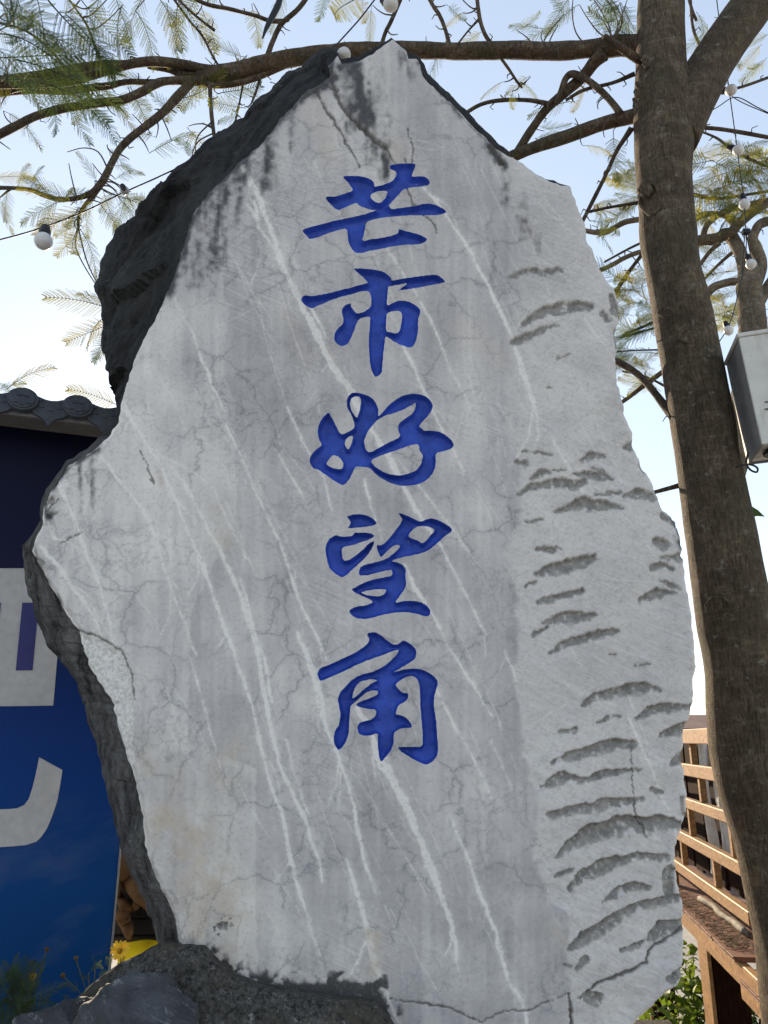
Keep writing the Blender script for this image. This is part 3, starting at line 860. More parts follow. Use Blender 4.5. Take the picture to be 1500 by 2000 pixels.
def fields(P):
    """relief (metres, + towards the viewer) and the stone's colour marks at directions P"""
    n = len(P)
    z3 = np.zeros((n, 1))
    vein = np.zeros(n); crack = np.zeros(n); chip = np.zeros(n); soot = np.zeros(n)
    rel = np.zeros(n)
    wob = np.stack([fbm(P / 26.0, 3, 21), fbm(P / 26.0 + 40, 3, 22)], 1) * 3.6
    Pw = P + wob
    thick = np.clip(0.85 + 0.45 * fbm(P / 12.0, 3, 23) + 0.7 * fbm(P / 60.0, 2, 24), 0.48, 1.8)
    for k, L in enumerate(VEINS):
        m, d, w, o = near_line(Pw, L, 44)
        w = w * thick[m] * 0.92
        vein[m] = np.maximum(vein[m], (1 - sstep(w * 0.5, w * 1.05 + 1.4, d)) * np.clip(0.55 + w / 9, 0.6, 1))
        vein[m] = np.maximum(vein[m], 0.34 * (1 - sstep(0, w * 3.0 + 5, d)))
    fr_ = np.random.default_rng(77)
    for _ in range(150):
        x0, y0 = fr_.uniform(120, 1250), fr_.uniform(200, 1900)
        L_ = fr_.uniform(50, 330); sl_ = fr_.uniform(0.28, 0.62) if x0 < 1000 else fr_.uniform(0.3, 1.2)
        ln_ = [(x0 + sl_ * L_ * q + fr_.normal() * 4, y0 + L_ * q, fr_.uniform(0.5, 2.2)) for q in (0, .35, .7, 1)]
        m, d, w, o = near_line(Pw, ln_, 12)
        w = w * thick[m]
        vein[m] = np.maximum(vein[m], fr_.uniform(0.22, 0.5) * (1 - sstep(w * 0.4, w + 1.6, d)))
    for L in SCRATCH:
        m, d, w, o = near_line(P + wob * 0.4, L, 8)
        vein[m] = np.maximum(vein[m], 0.42 * (1 - sstep(0.4, 2.4, d)))
    jag = P + np.stack([fbm(P / 7.0, 2, 25), fbm(P / 7.0 + 9, 2, 26)], 1) * 3.5
    for L in CRACKS:
        m, d, w, o = near_line(jag, L, 16)
        c = 1 - sstep(w * 0.5, w + 1.0, d)
        crack[m] = np.maximum(crack[m], c)
        rel[m] -= c * np.minimum(w, 5) * 0.0022
    jag2 = P + np.stack([fbm(P / 9.0, 3, 27), fbm(P / 9.0 + 9, 3, 28)], 1) * 4.0 + np.stack([fbm(P / 38.0, 2, 37), fbm(P / 38.0 + 9, 2, 38)], 1) * 5.0
    for L in CHIPS:
        m, d, w, o = near_line(jag2, L, 34)
        c = 1 - sstep(w - 1.2, w + 1.2, d)
        s = np.clip(o / (w + 1e-6), -1, 1)          # -1 at the upper lip, +1 at the lower
        prof = np.where(s < -0.72, (s + 1) / 0.28, (1 - s) / 1.72)
        rel[m] -= c * np.clip(prof, 0, 1) * (0.005 + w * 0.0013)
        rel[m] += c * (0.004 * np.abs(fbm(np.stack([P[m, 0] / 16.0, P[m, 1] / 40.0], 1), 3, 30)) + 0.0018 * fbm(P[m] / 5.0, 2, 29))
        fade = np.where(s > 0.35, 1 - 0.6 * sstep(0.5, 1.2, s + 0.5 * fbm(P[m] / 8.0, 3, 35)), 1.0)
        brk = sstep(-0.42, -0.12, fbm(np.stack([P[m, 0] / 9.0, P[m, 1] / 14.0], 1), 3, 36) + 0.25 - 0.35 * np.clip(s, 0, 1))
        chip[m] = np.maximum(chip[m], c * fade * brk)
    # ground right flank
    bx = np.interp(P[:, 1], BORDER[:, 0], BORDER[:, 1]) + 9 * fbm(P / 16.0, 4, 41) + 10 * fbm(P / 60.0, 2, 42)
    bwid = np.interp(P[:, 1], [300, 820, 900], [70, 40, 9])
    grind = sstep(0, 1, (P[:, 0] - bx) / bwid)
    rel -= 0.004 * grind
    sw = np.stack([(P[:, 0] * 0.8 + P[:, 1] * 0.45) / 75.0, (P[:, 1] * 0.9 - P[:, 0] * 0.3) / 26.0], 1)
    rel += grind * (0.006 * fbm(sw, 3, 43) + 0.014 * fbm(P / 110.0, 2, 44))
    rel -= 0.03 * (sstep(1010, 1380, P[:, 0] + 60 * fbm(P / 150.0, 2, 45))) ** 2 * sstep(250, 600, P[:, 1])
    rel += 0.0035 * fbm(P / 120.0, 3, 46) + 0.0009 * fbm(P / 18.0, 3, 47)
    # edge roll
    de = loop_dist(P, FO, 20)
    rel -= 0.010 * (1 - sstep(0, 9 + 7 * fbm(P / 20.0, 2, 48), de)) ** 1
    # the fresh break at the lower left
    pin = in_poly(P + wob * 0.3, PATCH)
    dp = loop_dist(P, PATCH, 60)
    fresh = np.where(pin, sstep(0, 4, dp), 0)
    rel -= np.where(pin, np.minimum(dp, 10) * 0.0010, 0) + fresh * 0.006 * fbm(P / 6.0, 3, 51)
    # soot and lichen
    def blob(L, r, k=1.0):
        m, d, w, o = near_line(P, L, r * 3.2)
        soot[m] = np.maximum(soot[m], k * np.exp(-(d / r) ** 1.5))
    blob([(325,569),(346,520),(367,443),(409,373),(440,341),(477,307),(540,240),(607,170)], 18, 0.8)
    blob([(400,420),(440,370),(500,310)], 50, 0.52)
    blob([(430,350),(418,520)], 22, 0.5); blob([(525,262),(515,360)], 24, 0.6); blob([(380,480),(375,560)], 22, .42); blob([(470,330),(462,440)], 16, .5); blob([(570,215),(566,290)], 14, .5)
    blob([(690,125),(705,190),(712,235)], 34, 0.95); blob([(665,128),(690,118)], 12, 1.0); blob([(725,180),(735,300)], 26, 0.55)
    blob([(747,290),(755,340)], 16, 0.6); blob([(605,172),(650,150)], 14, 0.95); blob([(633,170),(648,120)], 9, 0.9); blob([(790,110),(800,150)], 14, 0.6)
    blob([(960,284),(985,325)], 15, 0.9); blob([(985,345),(1010,420),(1050,480)], 26, 0.42); blob([(815,120),(900,225),(970,290)], 8, 0.6)
    blob([(100,955),(130,915),(190,876)], 9, 0.7); blob([(155,900),(160,1010)], 9, 0.5); blob([(178,890),(180,1000)], 8, 0.4); blob([(85,985),(95,1010)], 10, .6)
    blob([(66,1060),(75,1100),(120,1180)], 5, 0.55)
    blob([(1330,1012),(1340,1060)], 12, .6)
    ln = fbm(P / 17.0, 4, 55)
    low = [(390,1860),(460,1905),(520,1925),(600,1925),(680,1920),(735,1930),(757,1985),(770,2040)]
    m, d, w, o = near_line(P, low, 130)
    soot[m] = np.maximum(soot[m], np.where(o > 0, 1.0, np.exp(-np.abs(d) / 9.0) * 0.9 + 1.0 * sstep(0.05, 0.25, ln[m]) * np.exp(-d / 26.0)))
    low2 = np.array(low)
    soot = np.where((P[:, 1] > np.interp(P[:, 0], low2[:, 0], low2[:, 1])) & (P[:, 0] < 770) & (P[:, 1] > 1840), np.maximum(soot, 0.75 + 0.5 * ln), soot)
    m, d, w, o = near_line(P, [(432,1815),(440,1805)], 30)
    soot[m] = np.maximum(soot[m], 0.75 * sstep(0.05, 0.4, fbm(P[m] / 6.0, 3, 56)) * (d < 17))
    # iron stain and paler bands
    tan = np.zeros(n)
    for L, r, k in [([(330,1600),(400,1700),(430,1830)], 70, .62), ([(300,1500),(340,1600)], 60, .40), ([(465,1480),(440,1520)], 40, .4), ([(420,1000),(440,1060)], 26, .30), ([(560,620),(600,700)], 30, .15), ([(760,560),(800,620)], 40, .14), ([(400,1660),(395,1760)], 26, .55), ([(360,1620),(370,1800)], 30, .35), ([(735,1830),(730,1900)], 14, .7), ([(420,1860),(450,1890)], 14, .6), ([(610,180),(640,300)], 28, .25),
                    ([(770,290),(790,360)], 22, .28), ([(450,1480),(460,1500)], 26, .25), ([(1075,1810),(1112,1840)], 18, .25), ([(905,640),(960,700)], 40, .16), ([(720,1820),(725,1855)], 8, .8), ([(640,680),(690,770)], 9, .22), ([(310,920),(315,945)], 6, .4)]:
        m, d, w, o = near_line(P, L, r * 3)
        tan[m] = np.maximum(tan[m], k * np.exp(-(d / r) ** 2))
    tx = np.interp(P[:, 1], TONE[:, 0], TONE[:, 1]) + 6 * fbm(P / 14.0, 4, 61)
    tone = (1 - sstep(-2, 2, P[:, 0] - tx)) * sstep(480, 620, P[:, 1]) * (0.75 + 0.5 * fbm(P / 70.0, 3, 62))
    tone = np.maximum(tone, 0.55 * np.exp(-(((P[:, 0] - 660) / 120) ** 2 + ((P[:, 1] - 260) / 70) ** 2)))
    # everything below is the stone's own tone, baked per vertex
    n60 = fbm(P / 55.0, 5, 63)
    n250 = fbm(P / 260.0, 3, 64)
    streak = fbm(np.stack([P[:, 0] / 9.0, P[:, 1] / 170.0], 1), 4, 65)
    streak2 = fbm(np.stack([P[:, 0] / 42.0, P[:, 1] / 500.0], 1), 3, 66)
    base = 0.45 + 0.20 * n60 + 0.22 * n250 + 0.13 * streak + 0.17 * streak2
    base += 0.24 * np.clip(tone, 0, 1)
    nb_ = np.exp(-((bx - P[:, 0]) / 70.0) ** 2) * (P[:, 0] < bx) * sstep(820, 900, P[:, 1])
    base -= 0.06 * nb_
    base = base * (1 - grind) + grind * (0.56 + 0.18 * n60 + 0.14 * n250)
    base -= 0.16 * np.exp(-(((P[:, 0] - 1035 - (P[:, 1] - 400) * 0.28) / 45) ** 2)) * sstep(330, 400, P[:, 1]) * (1 - sstep(500, 640, P[:, 1]))
    base += 0.22 * (1 - sstep(0, 10, de + 6 * n60)) * (P[:, 1] > 800)
    base = np.clip(base, 0, 1)
    vein = vein * np.clip(0.85 + 0.55 * fbm(P / 20.0, 4, 67), 0.25, 1)
    tan = tan * np.clip(0.6 + 1.0 * fbm(P / 32.0, 4, 68), 0, 1)
    sn = fbm(np.stack([P[:, 0] / 13.0, P[:, 1] / 80.0], 1), 4, 69) * 0.75 + fbm(P / 9.0, 3, 70) * 0.45
    soot = sstep(0.20, 0.80, soot + 0.62 * sn) * sstep(0.02, 0.2, soot)
    hmask = sstep(-0.25, 0.25, fbm(P / 90.0, 3, 73)) * 0.8 + 0.2
    hmask *= 1 - 0.7 * grind
    h2mask = sstep(0.05, 0.4, fbm(P / 120.0, 3, 74)) * (1 - grind)
    smask = sstep(0.0, 0.35, fbm(P / 170.0, 2, 75) - 0.22 + 0.95 * np.exp(-(((P[:, 0] - 470) / 160) ** 2 + ((P[:, 1] - 430) / 190) ** 2))) * (1 - grind) * 0.55
    cnz = np.clip(0.5 + 0.9 * fbm(P / 9.0, 4, 76), 0, 1)
    return (rel, np.stack([vein, soot, chip, grind], 1), np.stack([tan, fresh, base, crack], 1), np.stack([hmask, smask, cnz, h2mask], 1))


# points of the front: outline, glyph edges and a jittered fill
glyph_loops = []           # (resampled outer, holes) per piece per character
allpts, edges = [FO], [(i, (i + 1) % NO) for i in range(NO)]
base = NO
loops_flat = []
for nm, pieces in GLYPH:
    pl = []
    for outer, holes in pieces:
        lo = [resample(chaikin(q), step=2.2, closed=True) for q in [outer] + holes]
        lo = [q + 0.8 * np.stack([fbm(q / 4.0, 2, 71), fbm(q / 4.0 + 30, 2, 72)], 1) for q in lo]
        pl.append(lo)
        for q in lo:
            allpts.append(q)
            edges += [(base + i, base + (i + 1) % len(q)) for i in range(len(q))]
            base += len(q)
            loops_flat.append(q)
    glyph_loops.append((nm, pl))
nrng = np.random.default_rng(5)
lo_, hi_ = FO.min(0), FO.max(0)
ST_ = 3.1
xs = np.arange(lo_[0], hi_[0], ST_)
ys = np.arange(lo_[1], min(hi_[1], 2090), ST_ * 0.87)
XX, YY = np.meshgrid(xs, ys)
XX = XX + (np.arange(len(ys)) % 2)[:, None] * ST_ / 2
fill = np.stack([XX.ravel(), YY.ravel()], 1) + nrng.uniform(-0.55, 0.55, (XX.size, 2))
keep = in_poly(fill, FO)
fill = fill[keep]
dmin = loop_dist(fill, FO, 5)
fill = fill[dmin > 1.6]
glyphbox = np.concatenate(loops_flat)
nearg = ((fill > glyphbox.min(0) - 5) & (fill < glyphbox.max(0) + 5)).all(1)
ig = np.where(nearg)[0]
bad = np.zeros(len(fill), bool)
for q in loops_flat:
    mm = ig[((fill[ig] > q.min(0) - 3) & (fill[ig] < q.max(0) + 3)).all(1)]
    bad[mm] |= loop_dist(fill[mm], q, 4) < 1.3


def inside_piece(P, lo):
    r = in_poly(P, lo[0])
    for h in lo[1:]:
        r &= ~in_poly(P, h)
    return r


for nm, pl in glyph_loops:
    for lo in pl:
        bad |= inside_piece(fill, lo)
fill = fill[~bad]
allpts.append(fill)
PTS = np.concatenate(allpts)
res = delaunay_2d_cdt([Vector(p) for p in PTS.tolist()], edges, [], 0, 1e-4, False)
V2 = np.array([(v.x, v.y) for v in res[0]])
TRI = np.array(res[2])
cen = V2[TRI].mean(1)
ok = in_poly(cen, FO)
for nm, pl in glyph_loops:
    for lo in pl:
        ok &= ~inside_piece(cen, lo)
TRI = TRI[ok]
rel, ca, cb, cc_ = fields(V2)
stone = thing('inscribed_stone', 'tall upright grey marble slab carved with five blue Chinese characters', 'standing stone')
V3 = face_pt(V2, rel)
a, b, c = V3[TRI[:, 0]], V3[TRI[:, 1]], V3[TRI[:, 2]]
flip = (np.cross(b - a, c - a) @ NOUT) < 0
TRI[flip] = TRI[flip][:, ::-1]
obj('dressed_face', V3, TRI, M['face'], stone, smooth=True, colors={'mark_a': ca, 'mark_b': cb, 'mark_c': cc_})

# carved characters: rounded, painted channels that start at the cut edge
for nm, pl in glyph_loops:
    VV, FF, nb = [], [], 0
    for lo in pl:
        q0, q1 = lo[0].min(0), lo[0].max(0)
        xs = np.arange(q0[0], q1[0], 2.4); ys = np.arange(q0[1], q1[1], 2.1)
        XX, YY = np.meshgrid(xs, ys); XX = XX + (np.arange(len(ys)) % 2)[:, None] * 1.2
        g = np.stack([XX.ravel(), YY.ravel()], 1) + nrng.uniform(-.3, .3, (XX.size, 2))
        g = g[inside_piece(g, lo)]
        dd = np.full(len(g), 1e9)
        for h in lo:
            dd = np.minimum(dd, loop_dist(g, h, 4))
        g = g[dd > 0.9]
        pts = np.concatenate(lo + [g])
        ed, bb = [], 0
        for h in lo:
            ed += [(bb + i, bb + (i + 1) % len(h)) for i in range(len(h))]
            bb += len(h)
        r = delaunay_2d_cdt([Vector(p) for p in pts.tolist()], ed, [], 0, 1e-4, False)
        v2 = np.array([(v.x, v.y) for v in r[0]])
        t2 = np.array(r[2])
        t2 = t2[inside_piece(v2[t2].mean(1), lo)]
        dd = np.full(len(v2), 1e9)
        dup_ = np.full(len(v2), 1e9)
        for h in lo:
            dd = np.minimum(dd, loop_dist(v2, h, 40))
            dup_ = np.minimum(dup_, loop_dist(v2 - [0, 5], h, 40))
        rl = fields(v2)[0]
        below = np.clip((dup_ - dd) / 5.0, -1, 1)          # > 0 near a lower edge, < 0 near an upper edge
        wall = np.clip(dd / (3.4 + 2.4 * below), 0, 1) ** 0.7
        bowl = np.clip(dd / 15.0, 0, 1)
        dep = 0.024 * wall + 0.010 * (1 - (1 - bowl) ** 2) + 0.0030 * wall * fbm(v2 / 7.0, 4, 81)
        v3 = face_pt(v2, np.where(dd < 0.3, rl, rl - dep))
        a, b, c = v3[t2[:, 0]], v3[t2[:, 1]], v3[t2[:, 2]]
        fl = (np.cross(b - a, c - a) @ NOUT) < 0
        t2[fl] = t2[fl][:, ::-1]
        VV.append(v3); FF.append(t2 + nb); nb += len(v3)
    o = obj('carved_character', np.concatenate(VV), np.concatenate(FF), M['paint'], stone, smooth=True)
    o['label'] = nm + ' carved character from the top, painted deep blue'

fc_rng = np.random.default_rng(19)
FSEED = fc_rng.uniform([-1.5, 2.3, 0.4], [1.2, 3.4, 4.8], (520, 3))
FDIR = fc_rng.normal(size=(520, 3)) * np.array([1, 0.6, 1])


def facets(p):
    """broken-rock ledges: every cell of the rock is its own tilted plane"""
    p = p + 0.05 * np.stack([fbm(p * 5, 3, 96), fbm(p * 5 + 9, 3, 97), fbm(p * 5 + 20, 3, 98)], 1)
    out = np.zeros(len(p))
    for i0 in range(0, len(p), 4000):
        q = p[i0:i0 + 4000]
        d = ((q[:, None] - FSEED[None]) ** 2 * np.array([1, 1, 0.45])).sum(-1)
        k = d.argmin(1)
        out[i0:i0 + 4000] = ((q - FSEED[k]) * FDIR[k]).sum(1) * 0.42
    return np.clip(out, -0.07, 0.07)


# rough flanks and back, lofted from the front's edge
relO = fields(FO)[0]
F3d = face_pt(FO, relO)
S3d = face_pt(SO) ; S3d = EYE + (S3d - EYE) * ((FACE_Y + DO * 1.0) / FACE_Y)[:, None]
ctr = S3d.mean(0)
B3d = ctr + (S3d - ctr) * np.array([0.80, 1, 0.86]); B3d[:, 1] = S3d[:, 1] + 0.22
C3d = ctr + (S3d - ctr) * np.array([0.35, 1, 0.45]); C3d[:, 1] = ctr[1] + 0.42
rows = []
KA, KB = 30, 8
for k in range(KA + 1):
    t = k / KA
    p = F3d * (1 - t) + S3d * t
    bul = math.sin(math.pi * t)
    q = p * 3.2
    ridge = (1 - np.abs(fbm(q * 1.3, 5, 91, 0.55)) * 2.2)
    nz = 0.03 * fbm(q, 6, 92, 0.62) + 0.06 * fbm(q * np.array([0.55, 0.55, 0.28]), 3, 95, 0.5) + 0.02 * ridge + 0.32 * facets(p) + 0.012 * fbm(q * 5.5, 4, 94, 0.6)
    amp = (sstep(0, 0.25, t) * (1 - 0.55 * sstep(0.75, 1.0, t))) * np.where(SO[:, 0] > 760, 0.08, np.clip(DO / 0.3, 0.12, 1.1) * np.interp(SO[:, 1], [100, 200, 340, 900, 1000], [0.25, 0.35, 1.0, 1.0, 0.4]))
    d = np.stack([np.full(NO, -0.55), np.full(NO, -0.75), np.full(NO, 0.25)], 1)
    rows.append(p + d * (amp * nz)[:, None] + d * (bul * 0.03 * np.clip(DO / .3, 0, 1))[:, None])
for k in range(1, KB + 1):
    t = k / KB
    p = (S3d * (1 - t) ** 2 + B3d * 2 * t * (1 - t) + C3d * t * t)
    nrm = (p - ctr); nrm /= np.linalg.norm(nrm, axis=1)[:, None]
    rows.append(p + nrm * (0.05 * fbm(p * 3.2, 4, 93))[:, None] * t)
R = np.array(rows)
fl = []
for k in range(len(R) - 1):
    for i in range(NO):
        j = (i + 1) % NO
        fl.append((k * NO + i, k * NO + j, (k + 1) * NO + j, (k + 1) * NO + i))
ci = len(R) * NO
fl += [((len(R) - 1) * NO + i, (len(R) - 1) * NO + (i + 1) % NO, ci) for i in range(NO)]
obj('rough_flank', np.concatenate([R.reshape(-1, 3), R[-1].mean(0)[None]]), fl, M['flank'], stone, smooth=False)
# ------------------------------------------------------------------ mortar mound and boulders at the foot
def rock(c, rad, seed, planes=14, noise=0.05, nu=56, nv=36, rot=0.0):
    r_ = np.random.default_rng(seed)
    u = np.linspace(0, 2 * math.pi, nu, endpoint=False)
    v = np.linspace(0.02, math.pi - 0.02, nv)
    U, V = np.meshgrid(u, v)
    d = np.stack([np.cos(U) * np.sin(V), np.sin(U) * np.sin(V), np.cos(V)], -1).reshape(-1, 3)
    N = r_.normal(size=(planes, 3)); N /= np.linalg.norm(N, axis=1)[:, None]
    h = r_.uniform(0.80, 1.0, planes)
    dot = d @ N.T
    rr = np.where(dot > 0.05, h / np.maximum(dot, 0.05), 9).min(1)
    rr = np.minimum(rr, 1.15)
    rr = rr * (1 + noise * fbm(d * 2.6 + seed, 5, seed) + noise * 0.45 * fbm(d * 9 + seed, 4, seed + 1))
    p = d * rr[:, None] * np.asarray(rad)
    cz, sz = math.cos(rot), math.sin(rot)
    p = np.stack([p[:, 0] * cz - p[:, 2] * sz, p[:, 1], p[:, 0] * sz + p[:, 2] * cz], 1) + np.asarray(c)
    f = [(j * nu + i, j * nu + (i + 1) % nu, (j + 1) * nu + (i + 1) % nu, (j + 1) * nu + i) for j in range(nv - 1) for i in range(nu)]
    f += [tuple(range(nu - 1, -1, -1)), tuple(range((nv - 1) * nu, nv * nu))]
    return p, f


RIDGE = resample([(30,2070),(60,2032),(95,1998),(130,1966),(175,1926),(200,1904),(230,1883),(270,1863),(300,1846),(325,1838),(352,1847),(390,1850),(417,1880),(460,1912),(520,1934),(600,1946),(680,1955),(735,1965),(760,1990),(785,2030),(830,2090)], step=6)
RIDGE[:, 1] += 2.5 * fbm(RIDGE / 15.0, 3, 101)
ry = np.interp(RIDGE[:, 0], [60, 300, 360, 420, 900], [2.55, 2.54, 2.50, 2.47, 2.44])
R0 = at(RIDGE[:, 0], RIDGE[:, 1], ry)
rows = [R0 + [0, 0.55, -0.35], R0 + [0, 0.25, -0.08], R0 + [0, 0.08, -0.012]]
prof = [(0, 0), (.015, .008), (.03, .02), (.05, .04), (.07, .07), (.09, .10), (.11, .14), (.13, .18), (.15, .23), (.18, .29), (.21, .36), (.25, .45), (.32, .6), (.42, .85), (.5, 1.1)]
for dy, dz in prof:
    rows.append(R0 + [0, -dy, -dz])
Rm = np.array(rows)
Rm[:, :, 2] = np.maximum(Rm[:, :, 2], -0.05)
q = Rm.reshape(-1, 3)
amp = np.repeat(np.concatenate([[0.3, 0.3, 0.3, .25, .5, .8], np.ones(len(Rm) - 6)]), Rm.shape[1])
q = q + np.array([0.1, -0.8, 0.6]) * (amp * (0.035 * fbm(q * 9, 4, 103) + 0.012 * fbm(q * 40, 3, 104)))[:, None]
w_ = Rm.shape[1]
mf = [(k * w_ + i, k * w_ + i + 1, (k + 1) * w_ + i + 1, (k + 1) * w_ + i) for k in range(len(Rm) - 1) for i in range(w_ - 1)]
mf = [f[::-1] for f in mf]
tag(obj('mortar_mound', q, mf, M['mortar'], smooth=True), 'blackened rough mortar mound holding the foot of the stone', 'mortar')
p, f = rock(at(272, 2062, 2.36), (0.20, 0.16, 0.205), 12, 46, 0.16, 110, 72, rot=-0.25)
tag(obj('boulder', p, f, M['boulder'], smooth=True), 'blue grey boulder with pale scratches bedded in the mortar mound', 'boulder')
p, f = rock(at(150, 2105, 2.38), (0.19, 0.14, 0.20), 15, 40, 0.16, 100, 66, rot=0.3)
tag(obj('boulder', p, f, M['boulder'], smooth=True), 'sloping pale-edged rock at the bottom left below the blue board', 'boulder')
# hidden footing of the stone
MB().box((0.1, 2.95, 0.28), (2.0, 0.8, 0.62), bevel=0.03).build('footing', M['mortar'], bpy.data.objects['mortar_mound'])

# ------------------------------------------------------------------ tiled screen wall with the blue sign board
WA = math.radians(20)
E_ = np.array([math.cos(WA), math.sin(WA), 0]); N_ = np.array([math.sin(WA), -math.cos(WA), 0]); Z_ = np.array([0, 0, 1.0])
WO = at(222, 1780, 4.0); WO[2] = 0.0
AX = np.array([E_, N_, Z_])


def wp(s, n, z):
    return WO + E_ * s + N_ * n + Z_ * z


def on_board(pts, off):
    pts = np.asarray(pts, float)
    r = ray(pts[:, 0], pts[:, 1])
    t = ((WO + N_ * off - EYE) @ N_) / (r @ N_)
    return EYE + r * t[:, None]


def m_board():
    t = NT('printed blue board')
    co = t.coord()
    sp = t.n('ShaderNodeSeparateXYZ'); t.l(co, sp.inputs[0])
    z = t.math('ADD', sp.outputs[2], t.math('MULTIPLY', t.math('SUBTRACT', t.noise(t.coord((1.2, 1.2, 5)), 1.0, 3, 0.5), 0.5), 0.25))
    g = t.ramp(t.math('DIVIDE', z, 3.2), [(0.0, (0.002, 0.034, 0.11)), (0.3, (0.002, 0.052, 0.20)), (0.45, (0.003, 0.040, 0.20)), (0.64, (0.006, 0.022, 0.11)), (0.72, (0.016, 0.010, 0.05)), (0.80, (0.004, 0.006, 0.034)), (1.0, (0.003, 0.004, 0.022))])  # printed gradient; the near-black top also has the eave's shade painted in
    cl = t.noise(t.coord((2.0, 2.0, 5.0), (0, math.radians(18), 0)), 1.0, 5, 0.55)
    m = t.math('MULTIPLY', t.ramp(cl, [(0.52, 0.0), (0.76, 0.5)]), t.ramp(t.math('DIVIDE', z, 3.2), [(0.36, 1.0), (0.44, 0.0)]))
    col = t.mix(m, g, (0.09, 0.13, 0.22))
    return t.done(col, 0.5, t.bump(t.noise(co, 3, 3, 0.5), 0.12, 0.02), 0.12)


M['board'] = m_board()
M['letter'] = simple('white sign film', (0.47, 0.455, 0.44), (0.54, 0.525, 0.505), 5, 0.5, 0.05)
M['letter_blue'] = simple('violet blue sign film', (0.022, 0.022, 0.14), (0.028, 0.028, 0.16), 4, 0.4, 0)
M['tile'] = simple('grey roof tile', (0.050, 0.058, 0.072), (0.082, 0.092, 0.112), 14, 0.75, 0.35, 0.004)
M['wall'] = simple('grey rendered wall', (0.16, 0.155, 0.15), (0.22, 0.215, 0.20), 6, 0.9, 0.3)
M['trim'] = simple('aluminium edge strip', (0.20, 0.20, 0.21), (0.27, 0.27, 0.28), 20, 0.5, 0)
wall = thing('tiled_screen_wall', 'screen wall under a coping of grey scalloped roof tiles, left of the stone', 'wall')
MB().box(wp(-1.75, -0.24, 1.62), (3.3, 0.40, 3.5), AX, 0.01).build('wall_body', M['wall'], wall)
CAP0 = at(45, 782, 1.0) - EYE
n_off = 0.30
tcap = ((WO + N_ * n_off - EYE) @ N_) / (CAP0 @ N_)
C0 = EYE + CAP0 * tcap
d1 = at(152, 797, 1.0) - EYE
C1 = EYE + d1 * (((WO + N_ * n_off - EYE) @ N_) / (d1 @ N_))
SP = float((C1 - C0) @ E_)
zc = (C0[2] + C1[2]) / 2
s0 = float((C0 - WO) @ E_)
MB().box(wp(-1.4, 0.02, zc - 0.02), (4.4, 0.50, 0.025), AX, 0.003).build('soffit', M['wall'], wall)
MB().box(wp(-1.4, 0.265, zc - 0.045), (4.4, 0.02, 0.05), AX, 0.003).build('eave_batten', M['trim'], wall)
slope = np.array([0, -math.cos(0.5), math.sin(0.5)])


def arc_pts(r, n, a0=0.0, a1=2 * math.pi):
    return [(r * math.cos(a0 + (a1 - a0) * k / n), r * math.sin(a0 + (a1 - a0) * k / n)) for k in range(n)]


def disc(mb, r, n0, n1, dz=0.0, n=28, dx=0.0):
    a = arc_pts(r, n)
    v = [(x + dx, n0, z * 0.82 + dz) for x, z in a] + [(x * 0.94 + dx, n1, z * 0.94 * 0.82 + dz) for x, z in a]
    mb.add(v, [(i, (i + 1) % n, n + (i + 1) % n, n + i) for i in range(n)] + [tuple(range(n, 2 * n)), tuple(range(n - 1, -1, -1))])


RC = SP * 0.30
capb = MB()
disc(capb, RC, -0.015, 0.015)
disc(capb, RC * 0.80, 0.014, 0.022)
for dx, dz in ((-0.38, -0.30), (0, -0.42), (0.38, -0.30), (-0.2, 0.2), (0.2, 0.2)):
    capb.box((dx * RC, 0.024, dz * RC), (RC * 0.30, 0.008, RC * 0.12), None, 0.002)
barrel = MB()
n = 14
ringa = [(RC * 0.97 * math.cos(math.pi * k / n), RC * 0.80 * math.sin(math.pi * k / n)) for k in range(n + 1)]
v = [(x, 0.0, z) for x, z in ringa] + [(x, -0.42, z + 0.06) for x, z in ringa]
barrel.add(v, [(i, i + 1, n + 2 + i, n + 1 + i) for i in range(n)])
me_cap = mesh_data('tile_cap', capb.v, capb.f, M['tile'])
me_bar = mesh_data('cover_tile', barrel.v, barrel.f, M['tile'], True)
hw = SP / 2
prof_b = [(-hw, -0.035), (-hw * 0.72, -0.042), (-hw * 0.5, -0.066), (-hw * 0.22, -0.082), (0, -0.118), (hw * 0.22, -0.082), (hw * 0.5, -0.066), (hw * 0.72, -0.042), (hw, -0.035)]
prof_t = [(-hw, 0.05), (-hw * 0.7, 0.045), (-hw * 0.5, 0.032), (-hw * 0.22, 0.020), (0, 0.016), (hw * 0.22, 0.020), (hw * 0.5, 0.032), (hw * 0.7, 0.045), (hw, 0.05)]
dr = MB()
k = len(prof_b)
v = [(x, -0.012, z) for x, z in prof_b] + [(x, -0.012, z) for x, z in prof_t] + [(x, 0.006, z) for x, z in prof_b] + [(x, 0.006, z) for x, z in prof_t]
f = []
for i in range(k - 1):
    f += [(i, k + i, k + i + 1, i + 1), (2 * k + i, 2 * k + i + 1, 3 * k + i + 1, 3 * k + i), (i, i + 1, 2 * k + i + 1, 2 * k + i), (k + i, 3 * k + i, 3 * k + i + 1, k + i + 1)]
dr.add(v, f)
for dx, dz in ((-0.26, -0.02), (0, -0.035), (0.26, -0.02), (-0.32, 0.012), (0.32, 0.012)):
    dr.box((dx * SP * 0.6, 0.007, dz), (SP * 0.10, 0.008, 0.012), None, 0.002)
